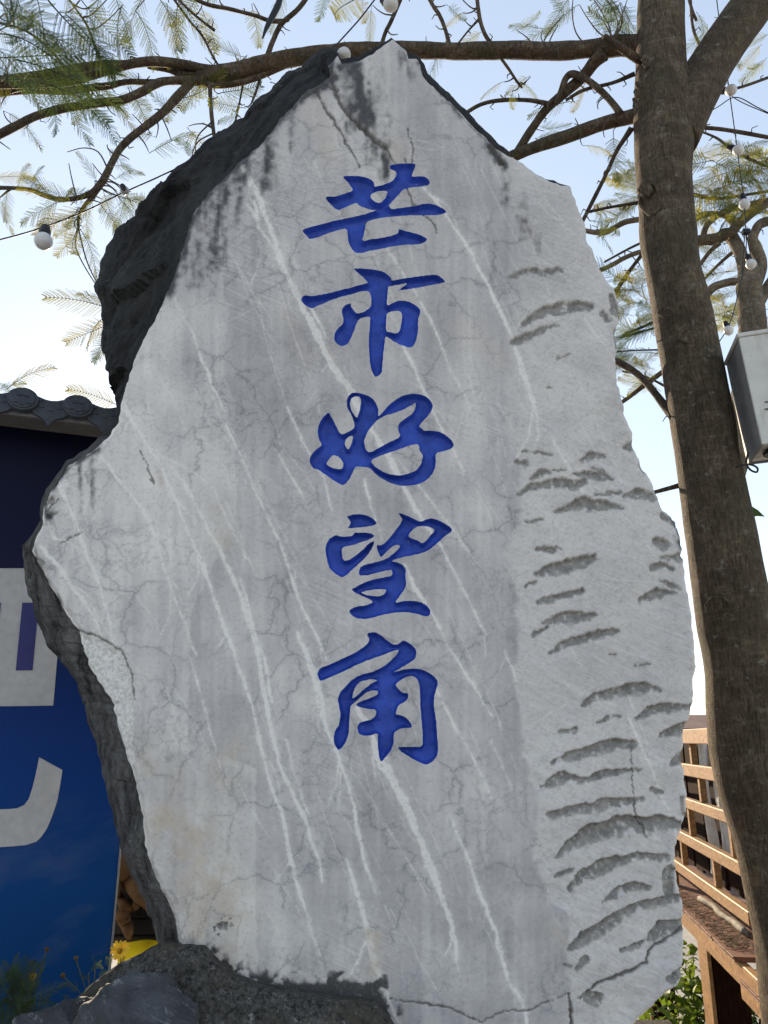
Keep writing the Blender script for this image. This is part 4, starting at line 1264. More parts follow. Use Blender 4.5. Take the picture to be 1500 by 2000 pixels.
# trough behind the drip plate
v = [(x, 0.0, z) for x, z in prof_t] + [(x, -0.42, z + 0.06) for x, z in prof_t]
dr.add(v, [(i, i + 1, k + i + 1, k + i) for i in range(k - 1)])
me_drip = mesh_data('drip_tile', dr.v, dr.f, M['tile'])
rotm = Matrix((tuple(E_) + (0,), tuple(N_) + (0,), (0, 0, 1, 0), (0, 0, 0, 1))).transposed()
for i in range(-7, 6):
    s = s0 + i * SP
    if s > 0.75:
        break
    for nm_, me_, ds, dn in (('tile_cap', me_cap, 0, 0.012), ('cover_tile', me_bar, 0, 0.0), ('drip_tile', me_drip, SP / 2, 0.0)):
        o = link(nm_, me_, wall)
        o.matrix_world = Matrix.Translation(Vector(wp(s + ds, n_off + dn, zc))) @ rotm
MB().box(wp(-1.4, -0.16, zc + 0.05), (4.4, 0.14, 0.08), AX, 0.03).build('ridge_tile', M['tile'], wall)

board = thing('sign_board', 'tall dark blue printed board with cropped white characters, left of the stone', 'sign')
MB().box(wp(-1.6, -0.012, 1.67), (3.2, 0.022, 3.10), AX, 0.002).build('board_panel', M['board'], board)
MB().box(wp(0.006, -0.010, 1.67), (0.010, 0.032, 3.10), AX, 0.002).build('edge_strip', M['trim'], board)


def decal(name, polys, off, mat, parent, th=0.002):
    mb = MB()
    for poly in polys:
        r = delaunay_2d_cdt([Vector(p) for p in poly], [(i, (i + 1) % len(poly)) for i in range(len(poly))], [], 1, 1e-4, False)
        v2 = np.array([(v.x, v.y) for v in r[0]])
        tr = np.array(r[2])
        tr = tr[in_poly(v2[tr].mean(1), np.array(poly, float))]
        a = on_board(v2, off); b = on_board(v2, off + th)
        mb.add(np.concatenate([a, b]), [tuple(x + len(a) for x in q) for q in tr] + [(i, (i + 1) % len(poly), len(a) + (i + 1) % len(poly), len(a) + i) for i in range(len(poly))])
    return mb.build(name, mat, parent)


decal('white_character', [[(-60,1110),(126,1110),(112,1283),(104,1378),(40,1379),(-60,1380)]], 0.0, M['letter'], board)
decal('character_counter', [[(43.5,1177),(76,1177),(63.5,1309),(30.6,1309.5)]], 0.003, M['letter_blue'], board)
decal('character_counter', [[(-50,1177),(2,1177),(-12,1309.5),(-50,1309.5)]], 0.003, M['letter_blue'], board)
hook = [(76.5,1479),(122,1504),(118,1530),(112,1564),(102,1594),(92,1618),(81.6,1633.5),(71,1644),(51,1650.5),(25,1653),(0,1654.6),(-60,1657),(-60,1582),(0,1580.6),(20,1580),(34,1578.5),(47.6,1572),(56,1560.5),(63,1540),(69.7,1513)]
decal('white_character', [hook], 0.0, M['letter'], board)

# ------------------------------------------------------------------ things in the gap between the board and the stone
M['root'] = simple('brown root wood', (0.10, 0.055, 0.025), (0.20, 0.115, 0.05), 8, 0.8, 0.6, 0.02)


def m_sheet():
    t = NT('yellow translucent plastic')
    t.done((0.80, 0.62, 0.02), 0.45, None, 0.3)
    tr = t.n('ShaderNodeBsdfTranslucent'); tr.inputs[0].default_value = (0.95, 0.80, 0.02, 1)
    ms = t.n('ShaderNodeMixShader'); ms.inputs[0].default_value = 0.7
    t.l(t.bsdf.outputs[0], ms.inputs[1]); t.l(tr.outputs[0], ms.inputs[2]); t.l(ms.outputs[0], t.out.inputs[0])
    return t.m


M['sheet'] = m_sheet()
root = thing('driftwood_root', 'gnarled brown driftwood root showing between blue board and stone', 'driftwood')
for pth, rr in [([(190,1650),(230,1690),(270,1735),(320,1780)], [20, 22, 20, 16]), ([(225,1700),(228,1735),(240,1765),(262,1770),(280,1745),(292,1710)], [9, 9, 8, 8, 8, 8]),
                ([(245,1768),(240,1790),(250,1815),(252,1832)], [10, 11, 9, 5]), ([(200,1620),(240,1650),(290,1690)], [14, 12, 12])]:
    c = catmull(np.array([tuple(x) + (r_,) for x, r_ in zip(pth, rr)], float), 5)
    p3 = at(c[:, 0], c[:, 1], 4.75 + 0.05 * np.sin(np.arange(len(c))))
    MB().tube(p3, c[:, 2] * 4.75 / FPX, 12, 0.35, 5, freq=9).build('root_limb', M['root'], root, True)
crate = thing('black_crate', 'black slatted crate in the gap beside the blue board', 'crate')
b0 = at(262, 1782, 5.0)
for k in range(4):
    MB().box(b0 + [0.03, 0, 0.135 - k * 0.09], (0.52, 0.30, 0.082), None, 0.006).build('slat', M['black'], crate)
for sx in (-0.2, 0.26):
    MB().box(b0 + [sx, -0.165, 0.0], (0.05, 0.02, 0.36), None, 0.004).build('corner_post', M['black'], crate)
ys_ = np.linspace(0, 1, 14)
sv, sf = [], []
for i, a in enumerate(np.linspace(-0.10, 0.34, 18)):
    for j, b in enumerate(np.linspace(0, 0.30, 8)):
        c = at(268, 1912, 4.72)
        sv.append((c[0] + a * 0.8 - 0.04, 4.72 + 0.03 * math.sin(a * 22) + 0.25 * b, c[2] - 0.03 + b * 0.66))
for i in range(17):
    for j in range(7):
        sf.append((i * 8 + j, (i + 1) * 8 + j, (i + 1) * 8 + j + 1, i * 8 + j + 1))
tag(obj('plastic_sheet', sv, sf, M['sheet'], smooth=True), 'glowing yellow plastic sheet under the black crate', 'plastic sheet')
# ------------------------------------------------------------------ trees
RIGHT = np.array([1.0, 0, 0]); UP = np.array([0, -ST, CT]); FWD = np.array([0, CT, ST])


def limb_mesh(path, Y0, Y1, nside=10, sub=6, wob=0.10, seed=0, spur=0, spur_len=14):
    c = catmull(np.array(path, float), sub)
    Yl = np.linspace(Y0, Y1, len(c))
    P3 = at(c[:, 0], c[:, 1], Yl)
    sc = scale_at(c[:, 0], c[:, 1], Yl)
    mb = MB()
    arc = np.concatenate([[0], np.cumsum(np.linalg.norm(np.diff(P3, axis=0), axis=1))])
    knot = 1 + 0.07 * fbm(np.stack([arc * (3.0 if nside > 20 else 9.0), np.full(len(c), seed * 3.1)], 1), 2, seed)
    mb.tube(P3, c[:, 2] * sc * knot, nside, wob, seed, freq=5 if nside > 20 else 12)
    r_ = random.Random(seed * 13 + 5)
    for _ in range(spur):
        i = r_.randrange(2, len(c) - 2)
        tx, ty = c[i + 1, 0] - c[i - 1, 0], c[i + 1, 1] - c[i - 1, 1]
        a = math.atan2(ty, tx) + r_.choice([-1, 1]) * r_.uniform(0.7, 1.5)
        L = r_.uniform(0.4, 1.3) * spur_len + c[i, 2]
        pts = [(c[i, 0] + math.cos(a + 0.2 * k * r_.uniform(-1, 1)) * L * k / 3, c[i, 1] + math.sin(a + 0.2 * k * r_.uniform(-1, 1)) * L * k / 3) for k in range(4)]
        yy = Yl[i] + np.linspace(0, r_.uniform(-0.06, 0.06), 4)
        p = at(np.array([q[0] for q in pts]), np.array([q[1] for q in pts]), yy)
        mb.tube(p, np.linspace(1.5, 0.7, 4) * sc[i], 5)
    return mb


tree = thing('feather_leaf_tree', 'brown barked tree with feathery leaves rising right of the stone', 'tree')
TY = 3.3
trunk = [(1292,-140,41),(1291,-40,43),(1291,60,45),(1291,140,49),(1294,215,57),(1297,270,55),(1296,330,51),(1301,400,51),(1307,480,52),(1329,600,54),(1350,700,56),(1375,850,61),(1400,1000,64),(1424,1150,70),(1450,1280,74),(1458,1390,76),(1470,1480,78),(1505,1600,80),(1545,1750,84),(1575,1900,88),(1600,2100,100),(1620,2500,130)]
limb_mesh(trunk, TY, TY - 0.02, 44, 14, 0.035, 2).build('trunk', M['bark'], tree, True)
limb_mesh([(1318,275,42),(1345,205,46),(1388,128,43),(1430,65,42),(1472,8,42),(1540,-85,40)], TY, TY + 0.1, 28, 10, 0.035, 3).build('trunk', M['bark'], tree, True)
BR = [  # path, Y from, Y to, sides, spurs
 ([(1270,92,24),(1215,90,20),(1150,96,17),(1080,100,17),(1000,98,17),(900,100,16),(800,98,16),(700,100,16),(620,106,16),(540,120,17),(480,137,18),(430,147,19),(390,152,17)], 3.35, 3.62, 14, 6),
 ([(470,142,10),(430,140,11),(400,135,9),(340,123,9),(280,121,9),(220,134,9),(170,149,9),(130,159,9),(60,162,9),(-30,165,9)], 3.60, 3.5, 10, 5),
 ([(280,122,5),(200,127,8),(150,135,9),(100,145,10),(0,160,10),(-30,163,10)], 3.66, 3.62, 10, 2),
 ([(400,150,9),(360,146,8),(330,136,7),(290,130,5)], 3.6, 3.66, 8, 1),
 ([(395,156,9),(340,157,7),(300,161,6),(250,160,6),(210,168,7),(180,171,7),(120,178,7),(50,175,8),(-30,185,8)], 3.62, 3.7, 9, 5),
 ([(400,158,10),(330,158,8),(300,166,8),(280,178,8),(240,195,8),(180,203,8),(120,213,8),(70,227,8),(30,247,8),(-30,278,8)], 3.60, 3.45, 10, 5),
 ([(372,162,9),(350,185,9),(325,213,8),(300,235,8),(260,265,7),(235,290,7),(220,315,7),(208,340,7),(198,357,7),(180,376,6),(150,387,5),(115,389,5),(85,381,5),(50,369,4),(-30,366,4)], 3.60, 3.4, 10, 8),
 ([(196,362,6),(180,385,5),(165,402,4),(155,420,3),(152,447,2)], 3.5, 3.45, 6, 2),
 ([(410,160,5),(411,190,4),(414,230,4),(420,275,4)], 3.6, 3.5, 7, 1),
 ([(645,112,9),(600,114,7),(560,127,6),(513,147,6),(467,162,6),(420,167,6),(395,160,6)], 3.55, 3.6, 8, 3),
 ([(520,116,6),(533,80,5),(550,47,5),(583,17,5),(610,-20,5)], 3.6, 3.5, 7, 3),
 ([(553,42,5),(525,40,4),(500,31,4),(450,18,4),(400,7,4),(350,-20,4)], 3.53, 3.45, 7, 3),
 ([(744,92,5),(752,65,4),(763,43,4),(775,15,4),(790,-20,4)], 3.5, 3.4, 7, 2),
 ([(878,92,5),(872,65,4),(860,33,4),(845,10,4),(830,-20,4)], 3.45, 3.5, 7, 2),
 ([(1180,104,14),(1160,122,12),(1140,148,11),(1100,184,10),(1068,212,9),(1036,256,8),(1010,298,8),(985,345,7)], 3.37, 3.7, 11, 6),
 ([(1076,204,5),(1032,196,4),(980,196,4),(940,204,4),(905,224,4)], 3.52, 3.6, 7, 5),
 ([(1260,222,17),(1228,229,14),(1180,241,13),(1124,261,13),(1060,282,12),(1004,304,11),(960,325,10)], 3.32, 3.62, 12, 3),
 ([(1212,222,8),(1195,200,7),(1176,180,7),(1148,157,7),(1120,145,7),(1106,152,6),(1096,178,6),(1085,205,4)], 3.35, 3.5, 8, 3),
 ([(1262,124,9),(1240,112,9),(1210,92,8),(1180,73,7)], 3.28, 3.12, 10, 0),
 ([(1240,144,5),(1196,162,4),(1140,176,4),(1105,196,3)], 3.33, 3.5, 6, 5),
 ([(1234,250,6),(1222,268,5),(1204,296,4),(1180,348,4),(1156,396,4),(1138,432,4)], 3.34, 3.5, 7, 5),
 ([(1250,395,4),(1196,404,3),(1148,414,3)], 3.4, 3.5, 6, 6),
 ([(965,90,5),(955,80,4),(944,60,4),(936,30,4),(930,-20,4)], 3.45, 3.4, 7, 3),
 ([(938,35,3),(915,60,2),(895,85,2)], 3.42, 3.4, 5, 2),
 ([(960,90,3),(990,130,3),(1010,160,2.5),(1020,172,2)], 3.45, 3.5, 5, 2),
 ([(1318,815,10),(1300,795,8),(1267,753,7),(1240,727,7),(1205,706,7),(1180,697,6)], 3.3, 3.6, 9, 1),
 ([(1350,942,6),(1320,950,5),(1283,960,4),(1260,966,4)], 3.32, 3.5, 7, 0),
 ([(1300,683,2),(1250,684,1.6),(1200,687,1.4)], 3.5, 3.6, 5, 0),
 ([(420,60,3),(400,45,2.5),(370,20,2.5),(330,-20,2.5)], 3.5, 3.4, 5, 2),
 ([(450,145,3),(425,125,2.5),(395,70,2.5),(370,40,2.5),(330,-15,2.5)], 3.6, 3.5, 5, 2),
 ([(200,128,3),(185,90,2.5),(170,50,2.5),(150,20,2),(120,-20,2)], 3.62, 3.5, 5, 1),
 ([(140,150,3),(100,100,2.5),(50,60,2.5),(-20,40,2.5)], 3.6, 3.4, 5, 1),
 ([(480,130,2.5),(470,190,2),(455,260,2)], 3.66, 3.7, 5, 1),
 ([(510,150,3),(500,180,2.5),(492,200,2)], 3.6, 3.6, 5, 1),
]
rngb = random.Random(3)
for i, (pth, y0, y1, ns, sp) in enumerate(BR):
    limb_mesh(pth, y0, y1, ns, 6, 0.12, 20 + i, sp).build('branch', M['branch'], tree, True)
# hanging seed pod
pod = MB()
c = catmull(np.array([(552,-25,2),(545,5,6),(533,30,6),(520,55,4),(513,75,1.5)], float), 5)
pod.tube(at(c[:, 0], c[:, 1], 3.3), c[:, 2] * scale_at(c[:, 0], c[:, 1], 3.3), 8)
pod.build('seed_pod', M['black'], tree, True)['label'] = 'dark seed pod hanging from the upper twig'
# broken knots on the trunk
for x, y, r in ((1262,372,17),(1287,360,9),(1246,182,10),(1243,206,9),(1240,195,7),(1247,165,8),(1365,660,13),(1385,700,10),(1408,720,9),(1265,120,16)):
    p, f = rock(at(x, y, TY - 0.10), np.array([1, 0.5, 1.2]) * r * 0.0021, int(x + y), 10, 0.25, 16, 10)
    obj('bark_knot', p, f, M['bark'], tree, True)

for cx, cy, ax_, ay_, rr in ((1270,388,19,30,3.2),(1352,655,24,15,3.0),(1300,610,14,9,2.2),(1420,905,20,12,2.4),(1402,1180,22,14,2.4)):
    tp = np.array(trunk, float); xc = np.interp(cy, tp[:, 1], tp[:, 0]); rc = np.interp(cy, tp[:, 1], tp[:, 2])
    aa = np.linspace(0, 2 * math.pi, 26)
    xx = cx + ax_ * np.cos(aa) * (1 + 0.12 * np.sin(3 * aa)); yy = cy + ay_ * np.sin(aa)
    dx_ = np.clip((xx - xc) / rc, -0.97, 0.97)
    yd = TY - rc * scale_at(xc, cy, TY) * np.sqrt(1 - dx_ ** 2) * 0.985
    MB().tube(at(xx, yy, yd), rr * 0.9 * float(scale_at(xc, cy, TY)) * (1 + 0.3 * np.sin(5 * aa)), 7, 0.3, 9, False, freq=40).build('bark_scar', M['bark'], tree, True)
tree2 = thing('pale_barked_tree', 'pale golden barked branching tree behind the white box', 'tree')
T2 = [
 ([(1415,1300,30),(1420,1000,28),(1440,850,26),(1462,730,26),(1471,640,26),(1466,585,24),(1462,548,22),(1461,520,18)], 4.6, 4.6, 18, 0),
 ([(1458,545,16),(1450,507,12),(1436,474,12),(1419,458,12),(1399,466,11),(1363,470,10),(1320,480,9),(1280,500,7)], 4.6, 4.9, 12, 3),
 ([(1424,460,11),(1444,436,10),(1475,411,9),(1520,385,8)], 4.65, 4.7, 10, 2),
 ([(1372,470,7),(1378,445,6),(1390,430,6),(1411,416,6),(1449,403,6),(1510,389,6)], 4.8, 4.9, 9, 3),
 ([(1300,470,7),(1353,431,6),(1373,420,6),(1399,418,6),(1420,424,6),(1436,440,8)], 5.0, 4.8, 9, 2),
 ([(1470,560,16),(1486,520,12),(1478,490,11),(1470,470,10),(1475,452,9),(1488,436,9),(1530,426,9)], 4.62, 4.6, 12, 2),
 ([(1455,552,9),(1439,550,8),(1419,552,8),(1394,561,8),(1376,583,7),(1350,605,6),(1310,640,5)], 4.6, 4.8, 10, 4),
 ([(1478,600,12),(1500,560,10),(1530,520,10)], 4.6, 4.6, 10, 0),
 ([(1406,474,5),(1386,492,4),(1366,518,4),(1330,560,4)], 4.7, 4.9, 7, 3),
 ([(1440,485,4),(1405,515,3),(1371,550,3),(1330,600,3)], 4.75, 5.0, 6, 3),
 ([(1310,420,7),(1247,429,6),(1221,434,6),(1201,444,6),(1181,454,6),(1150,452,5),(1110,440,4)], 5.0, 5.2, 8, 6),
 ([(1310,478,6),(1254,491,5),(1221,503,5),(1196,517,5),(1170,528,5),(1120,540,4)], 4.9, 5.1, 8, 4),
 ([(1290,450,5),(1254,497,4),(1229,530,4),(1205,566,4),(1180,600,3)], 5.0, 5.2, 7, 4),
 ([(1340,690,5),(1297,724,5),(1267,746,5),(1217,784,4),(1180,805,4)], 4.9, 5.1, 8, 2),
 ([(1300,455,3),(1240,480,2.5),(1180,512,2)], 5.0, 5.1, 5, 3),
 ([(1340,560,3),(1290,620,3),(1215,655,2.5)], 5.0, 5.2, 5, 3),
 ([(1330,620,3),(1280,640,2.5),(1210,660,2)], 5.0, 5.2, 5, 2),
 ([(1360,170,4),(1388,177,3),(1440,172,3),(1510,148,3)], 4.2, 4.3, 6, 3),
 ([(1330,245,5),(1360,248,4),(1420,254,4),(1510,270,4)], 4.2, 4.3, 7, 4),
 ([(1350,380,4),(1400,388,3.5),(1460,380,3),(1510,372,3)], 4.8, 4.8, 6, 3),
 ([(1510,330,3),(1440,300,3),(1400,270,2.5),(1350,250,2)], 4.5, 4.5, 5, 3),
 ([(1310,760,3),(1260,735,2),(1215,725,2)], 5.0, 5.1, 5, 2),
 ([(1360,40,3),(1352,20,3),(1340,-20,3)], 4.2, 4.2, 5, 2),
 ([(1380,110,3),(1355,60,3),(1348,-10,3)], 4.2, 4.2, 5, 3),
]
for i, (pth, y0, y1, ns, sp) in enumerate(T2):
    limb_mesh(pth, y0, y1, ns, 6, 0.16 if i == 0 else 0.10, 80 + i, sp, 12).build('trunk' if i == 0 else 'branch', M['pale_bark'] if i < 12 else M['branch'], tree2, True)

# ---- feathery compound leaves
def leaf_mesh(name, seed, mat, npair=17, fold=0.25, droop=0.35):
    r_ = random.Random(seed)
    mb = MB()
    def spine(t):
        return np.array([t, 0.05 * math.sin(3 * t + seed), -droop * t * t])
    ts = np.linspace(0, 1, 9)
    mb.tube([spine(t) for t in ts], np.linspace(0.010, 0.004, 9), 4, cap=False)
    for i in range(npair):
        t = 0.16 + 0.84 * i / (npair - 1)
        b = spine(t)
        L = 0.30 * math.sin(math.pi * (0.22 + 0.70 * t)) ** 0.8 * r_.uniform(0.85, 1.1)
        for sgn in (-1, 1):
            if r_.random() < 0.04:
                continue
            a = sgn * (math.radians(62 - 22 * t) + r_.uniform(-.08, .08))
            d = np.array([math.cos(a), math.sin(a), -fold * r_.uniform(0.3, 1.6)])
            d /= np.linalg.norm(d)
            nl = 11
            side = np.cross(d, (0, 0, 1)); side /= np.linalg.norm(side)
            pts = [b + d * L * k / nl + np.array([0, 0, -0.35 * L * (k / nl) ** 2]) for k in range(nl + 1)]
            w0 = 0.0035
            mb.add([pts[0] - side * w0, pts[0] + side * w0, pts[nl] + side * w0 * .4, pts[nl] - side * w0 * .4], [(0, 1, 2, 3)])
            for k in range(1, nl + 1):
                ll = 0.022 * (1 - 0.45 * (k / nl) ** 2)
                for s2 in (-1, 1):
                    e = d * 0.55 + side * s2 * 0.83
                    q = pts[k]
                    wv = d * 0.012
                    mb.add([q - wv, q + e * ll * 0.6 - wv * 0.6, q + e * ll, q + e * ll * 0.5 + wv], [(0, 1, 2, 3)])
    return mesh_data(name, mb.v, mb.f, mat)


LM = {}
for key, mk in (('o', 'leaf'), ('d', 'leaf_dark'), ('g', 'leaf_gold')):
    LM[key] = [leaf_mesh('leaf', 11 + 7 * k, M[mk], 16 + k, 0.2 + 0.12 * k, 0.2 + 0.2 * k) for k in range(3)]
rngl = random.Random(21)


def leaf(owner, x, y, ang, L, Y, key='o', tilt=0.55):
    a = math.radians(ang)
    base = at(x, y, Y)
    X = RIGHT * math.cos(a) + UP * math.sin(a) + FWD * rngl.uniform(-tilt, tilt) * 0.7
    X /= np.linalg.norm(X)
    n = -FWD * rngl.choice([1, 1, -1]) + RIGHT * rngl.uniform(-tilt, tilt) + UP * (0.25 + rngl.uniform(-tilt, tilt))
    Zv = n - X * (n @ X); Zv /= np.linalg.norm(Zv)
    Yv = np.cross(Zv, X)
    s = L * float(scale_at(x, y, Y)) * 1.05
    o = link('leaf', rngl.choice(LM[key]), owner)
    m = Matrix((tuple(X * s) + (0,), tuple(Yv * s * rngl.uniform(0.75, 1.05)) + (0,), tuple(Zv * s) + (0,), (0, 0, 0, 1))).transposed()
    o.matrix_world = Matrix.Translation(Vector(base)) @ m
    return o


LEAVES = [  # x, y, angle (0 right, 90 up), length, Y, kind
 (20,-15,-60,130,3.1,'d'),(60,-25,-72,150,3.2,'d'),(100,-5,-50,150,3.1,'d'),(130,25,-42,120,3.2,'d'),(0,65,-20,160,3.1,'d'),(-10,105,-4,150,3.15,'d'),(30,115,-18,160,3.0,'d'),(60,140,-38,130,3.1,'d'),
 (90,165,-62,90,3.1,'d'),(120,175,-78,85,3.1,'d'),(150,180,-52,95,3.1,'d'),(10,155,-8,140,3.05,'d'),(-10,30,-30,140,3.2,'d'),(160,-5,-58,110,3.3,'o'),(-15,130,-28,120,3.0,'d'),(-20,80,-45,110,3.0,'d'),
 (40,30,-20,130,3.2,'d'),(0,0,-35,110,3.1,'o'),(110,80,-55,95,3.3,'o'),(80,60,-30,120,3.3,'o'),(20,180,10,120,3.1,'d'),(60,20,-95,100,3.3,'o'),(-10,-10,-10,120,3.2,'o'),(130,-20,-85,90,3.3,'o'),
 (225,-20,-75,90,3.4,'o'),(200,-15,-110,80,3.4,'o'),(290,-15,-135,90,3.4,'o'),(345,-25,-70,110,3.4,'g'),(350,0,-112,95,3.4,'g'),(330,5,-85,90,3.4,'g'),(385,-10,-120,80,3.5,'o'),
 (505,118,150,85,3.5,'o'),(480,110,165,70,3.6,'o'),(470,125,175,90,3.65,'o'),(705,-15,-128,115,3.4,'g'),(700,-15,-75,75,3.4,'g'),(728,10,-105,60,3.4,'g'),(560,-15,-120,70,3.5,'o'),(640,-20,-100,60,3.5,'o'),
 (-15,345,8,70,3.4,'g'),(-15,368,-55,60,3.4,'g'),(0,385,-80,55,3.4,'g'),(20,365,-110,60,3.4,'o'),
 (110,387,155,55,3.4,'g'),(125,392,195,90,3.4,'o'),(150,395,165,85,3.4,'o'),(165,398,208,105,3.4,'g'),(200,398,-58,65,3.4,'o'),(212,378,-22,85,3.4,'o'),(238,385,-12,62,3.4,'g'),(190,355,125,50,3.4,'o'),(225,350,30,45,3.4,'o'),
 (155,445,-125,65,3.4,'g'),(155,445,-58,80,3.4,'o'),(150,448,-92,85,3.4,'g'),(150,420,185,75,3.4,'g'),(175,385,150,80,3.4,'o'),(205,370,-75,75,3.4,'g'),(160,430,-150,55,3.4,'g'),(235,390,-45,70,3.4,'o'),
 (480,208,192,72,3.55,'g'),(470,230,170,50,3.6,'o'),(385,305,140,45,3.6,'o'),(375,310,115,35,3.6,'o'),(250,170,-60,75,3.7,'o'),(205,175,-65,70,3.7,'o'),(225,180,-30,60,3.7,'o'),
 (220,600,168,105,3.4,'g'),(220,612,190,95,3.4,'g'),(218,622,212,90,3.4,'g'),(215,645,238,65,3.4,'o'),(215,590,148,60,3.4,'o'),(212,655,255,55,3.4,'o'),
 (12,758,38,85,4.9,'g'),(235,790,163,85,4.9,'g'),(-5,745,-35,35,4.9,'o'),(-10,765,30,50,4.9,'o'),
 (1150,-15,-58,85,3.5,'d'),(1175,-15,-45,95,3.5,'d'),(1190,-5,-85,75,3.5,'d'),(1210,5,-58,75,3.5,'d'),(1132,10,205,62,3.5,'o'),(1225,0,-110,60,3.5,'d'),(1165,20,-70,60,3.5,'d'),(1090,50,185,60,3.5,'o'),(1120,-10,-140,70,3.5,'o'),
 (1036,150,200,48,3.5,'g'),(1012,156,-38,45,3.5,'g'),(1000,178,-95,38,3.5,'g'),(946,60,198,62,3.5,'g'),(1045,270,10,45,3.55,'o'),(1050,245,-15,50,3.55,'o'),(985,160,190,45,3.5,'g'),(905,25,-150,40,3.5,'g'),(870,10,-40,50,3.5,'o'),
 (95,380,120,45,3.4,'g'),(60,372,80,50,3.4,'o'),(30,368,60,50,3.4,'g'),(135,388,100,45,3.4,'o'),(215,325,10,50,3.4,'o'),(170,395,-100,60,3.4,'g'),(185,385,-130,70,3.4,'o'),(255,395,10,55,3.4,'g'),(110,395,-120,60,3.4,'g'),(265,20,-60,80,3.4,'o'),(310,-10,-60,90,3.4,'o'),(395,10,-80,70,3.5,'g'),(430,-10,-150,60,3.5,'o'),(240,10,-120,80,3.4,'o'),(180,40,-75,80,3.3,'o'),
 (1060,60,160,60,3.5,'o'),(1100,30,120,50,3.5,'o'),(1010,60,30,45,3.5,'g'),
]
NODES = np.concatenate([np.concatenate([catmull(np.array(b[0], float), 6)[:, :2], np.linspace(b[1], b[2], len(catmull(np.array(b[0], float), 6)))[:, None]], 1) for b in BR])
rtw = random.Random(44)


def twig(owner, x, y, Y, reach=170):
    d = np.hypot(NODES[:, 0] - x, NODES[:, 1] - y)
    cand = np.argsort(d)[:6]
    n = NODES[rtw.choice(list(cand))]
    L = math.hypot(n[0] - x, n[1] - y)
    if L > reach or L < 6:
        return
    ox, oy = -(y - n[1]) * rtw.uniform(-.3, .3), (x - n[0]) * rtw.uniform(-.3, .3)
    c = catmull(np.array([(n[0], n[1]), (n[0] + (x - n[0]) * .35 + ox, n[1] + (y - n[1]) * .35 + oy), (n[0] + (x - n[0]) * .7 + ox * .8, n[1] + (y - n[1]) * .7 + oy * .8), (x, y)], float), 4)
    Yl = np.linspace(n[2], Y, len(c))
    MB().tube(at(c[:, 0], c[:, 1], Yl), np.linspace(1.7, 0.8, len(c)) * scale_at(c[:, 0], c[:, 1], Yl), 5).build('twig', M['branch'], owner, True)


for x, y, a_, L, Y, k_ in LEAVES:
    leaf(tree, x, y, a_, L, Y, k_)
    if Y < 4:
        twig(tree, x, y, Y)
for _ in range(70):
    n = NODES[rtw.randrange(len(NODES))]
    if n[1] > 330 or (n[0] > 620 and rtw.random() < 0.55):
        continue
    a = rtw.uniform(0, 6.28); L = rtw.uniform(15, 70)
    x, y, Y = n[0] + math.cos(a) * L, n[1] + math.sin(a) * L, n[2] + rtw.uniform(-.1, .25)
    leaf(tree, x, y, rtw.choice([-60, -100, -130, -30, 170, 10]) + rtw.uniform(-20, 20), rtw.uniform(45, 90), Y, rtw.choice('ogo' if n[0] > 250 else 'odo'), 0.7)
    twig(tree, x, y, Y)
for _ in range(46):
    n = NODES[rtw.randrange(len(NODES))]
    a = rtw.uniform(0, 6.28); L = rtw.uniform(30, 110)
    twig(tree, n[0] + math.cos(a) * L, n[1] + math.sin(a) * L, n[2] + rtw.uniform(-.1, .2))
for owner, cnt, (x0, x1, y0, y1), angs, (l0, l1), Y, keys in [
    (tree2, 62, (1345, 1520, 305, 430), (-25, 20, 160, 200), (55, 95), 4.6, 'ogg'),
    (tree2, 16, (1235, 1275, 310, 420), (140, 165, 185, 205), (45, 75), 4.9, 'go'),
    (tree2, 34, (1225, 1310, 535, 710), (150, 168, 182, 198), (50, 85), 5.0, 'odg'),
    (tree2, 9, (1220, 1300, 715, 770), (150, 20, 200, 170), (50, 70), 5.0, 'og'),
    (tree2, 30, (1385, 1455, 500, 645), (150, 175, 195, 10), (45, 75), 5.0, 'gog'),
    (tree2, 7, (1345, 1410, 10, 110), (-60, -100, -130, 20), (40, 70), 4.3, 'o'),
    (tree2, 5, (1480, 1510, 60, 130), (-100, -130, -150), (45, 60), 4.3, 'g'),
    (tree2, 7, (1150, 1165, 400, 460), (0, -25, 40), (40, 65), 5.0, 'do'),
    (tree2, 6, (1480, 1515, 480, 640), (170, 190), (40, 60), 4.9, 'og'),
    (tree2, 8, (1400, 1500, 270, 320), (-30, 10, 170, 210), (45, 70), 4.6, 'go'),
]:
    for _ in range(cnt):
        leaf(owner, rngl.uniform(x0, x1), rngl.uniform(y0, y1), rngl.choice(angs) + rngl.uniform(-14, 14), rngl.uniform(l0, l1), Y + rngl.uniform(-.2, .2), rngl.choice(keys), 0.8)
# a broad leaf tip showing beyond the trunk
tip = at(np.array([1440, 1464, 1480, 1494, 1478, 1460]), np.array([985, 986, 996, 1009, 1008, 1012]), 4.4)
obj('broad_leaf', np.concatenate([tip, tip + [0, 0.01, 0.004]]), [(0, 1, 2, 3, 4, 5), (11, 10, 9, 8, 7, 6)] + [(i, (i + 1) % 6, 6 + (i + 1) % 6, 6 + i) for i in range(6)], M['leaf_bush'], tree2)['label'] = 'pale green leaf tip beside the trunk'
# ------------------------------------------------------------------ string lights
def cable(mb, pts, Y, r=1.1):
    c = catmull(np.array(pts, float), 8)
    Yl = np.interp(np.linspace(0, 1, len(c)), np.linspace(0, 1, len(np.atleast_1d(Y))), np.atleast_1d(Y)) if np.ndim(Y) else np.full(len(c), Y)
    mb.tube(at(c[:, 0], c[:, 1], Yl), r * scale_at(c[:, 0], c[:, 1], Yl), 6)


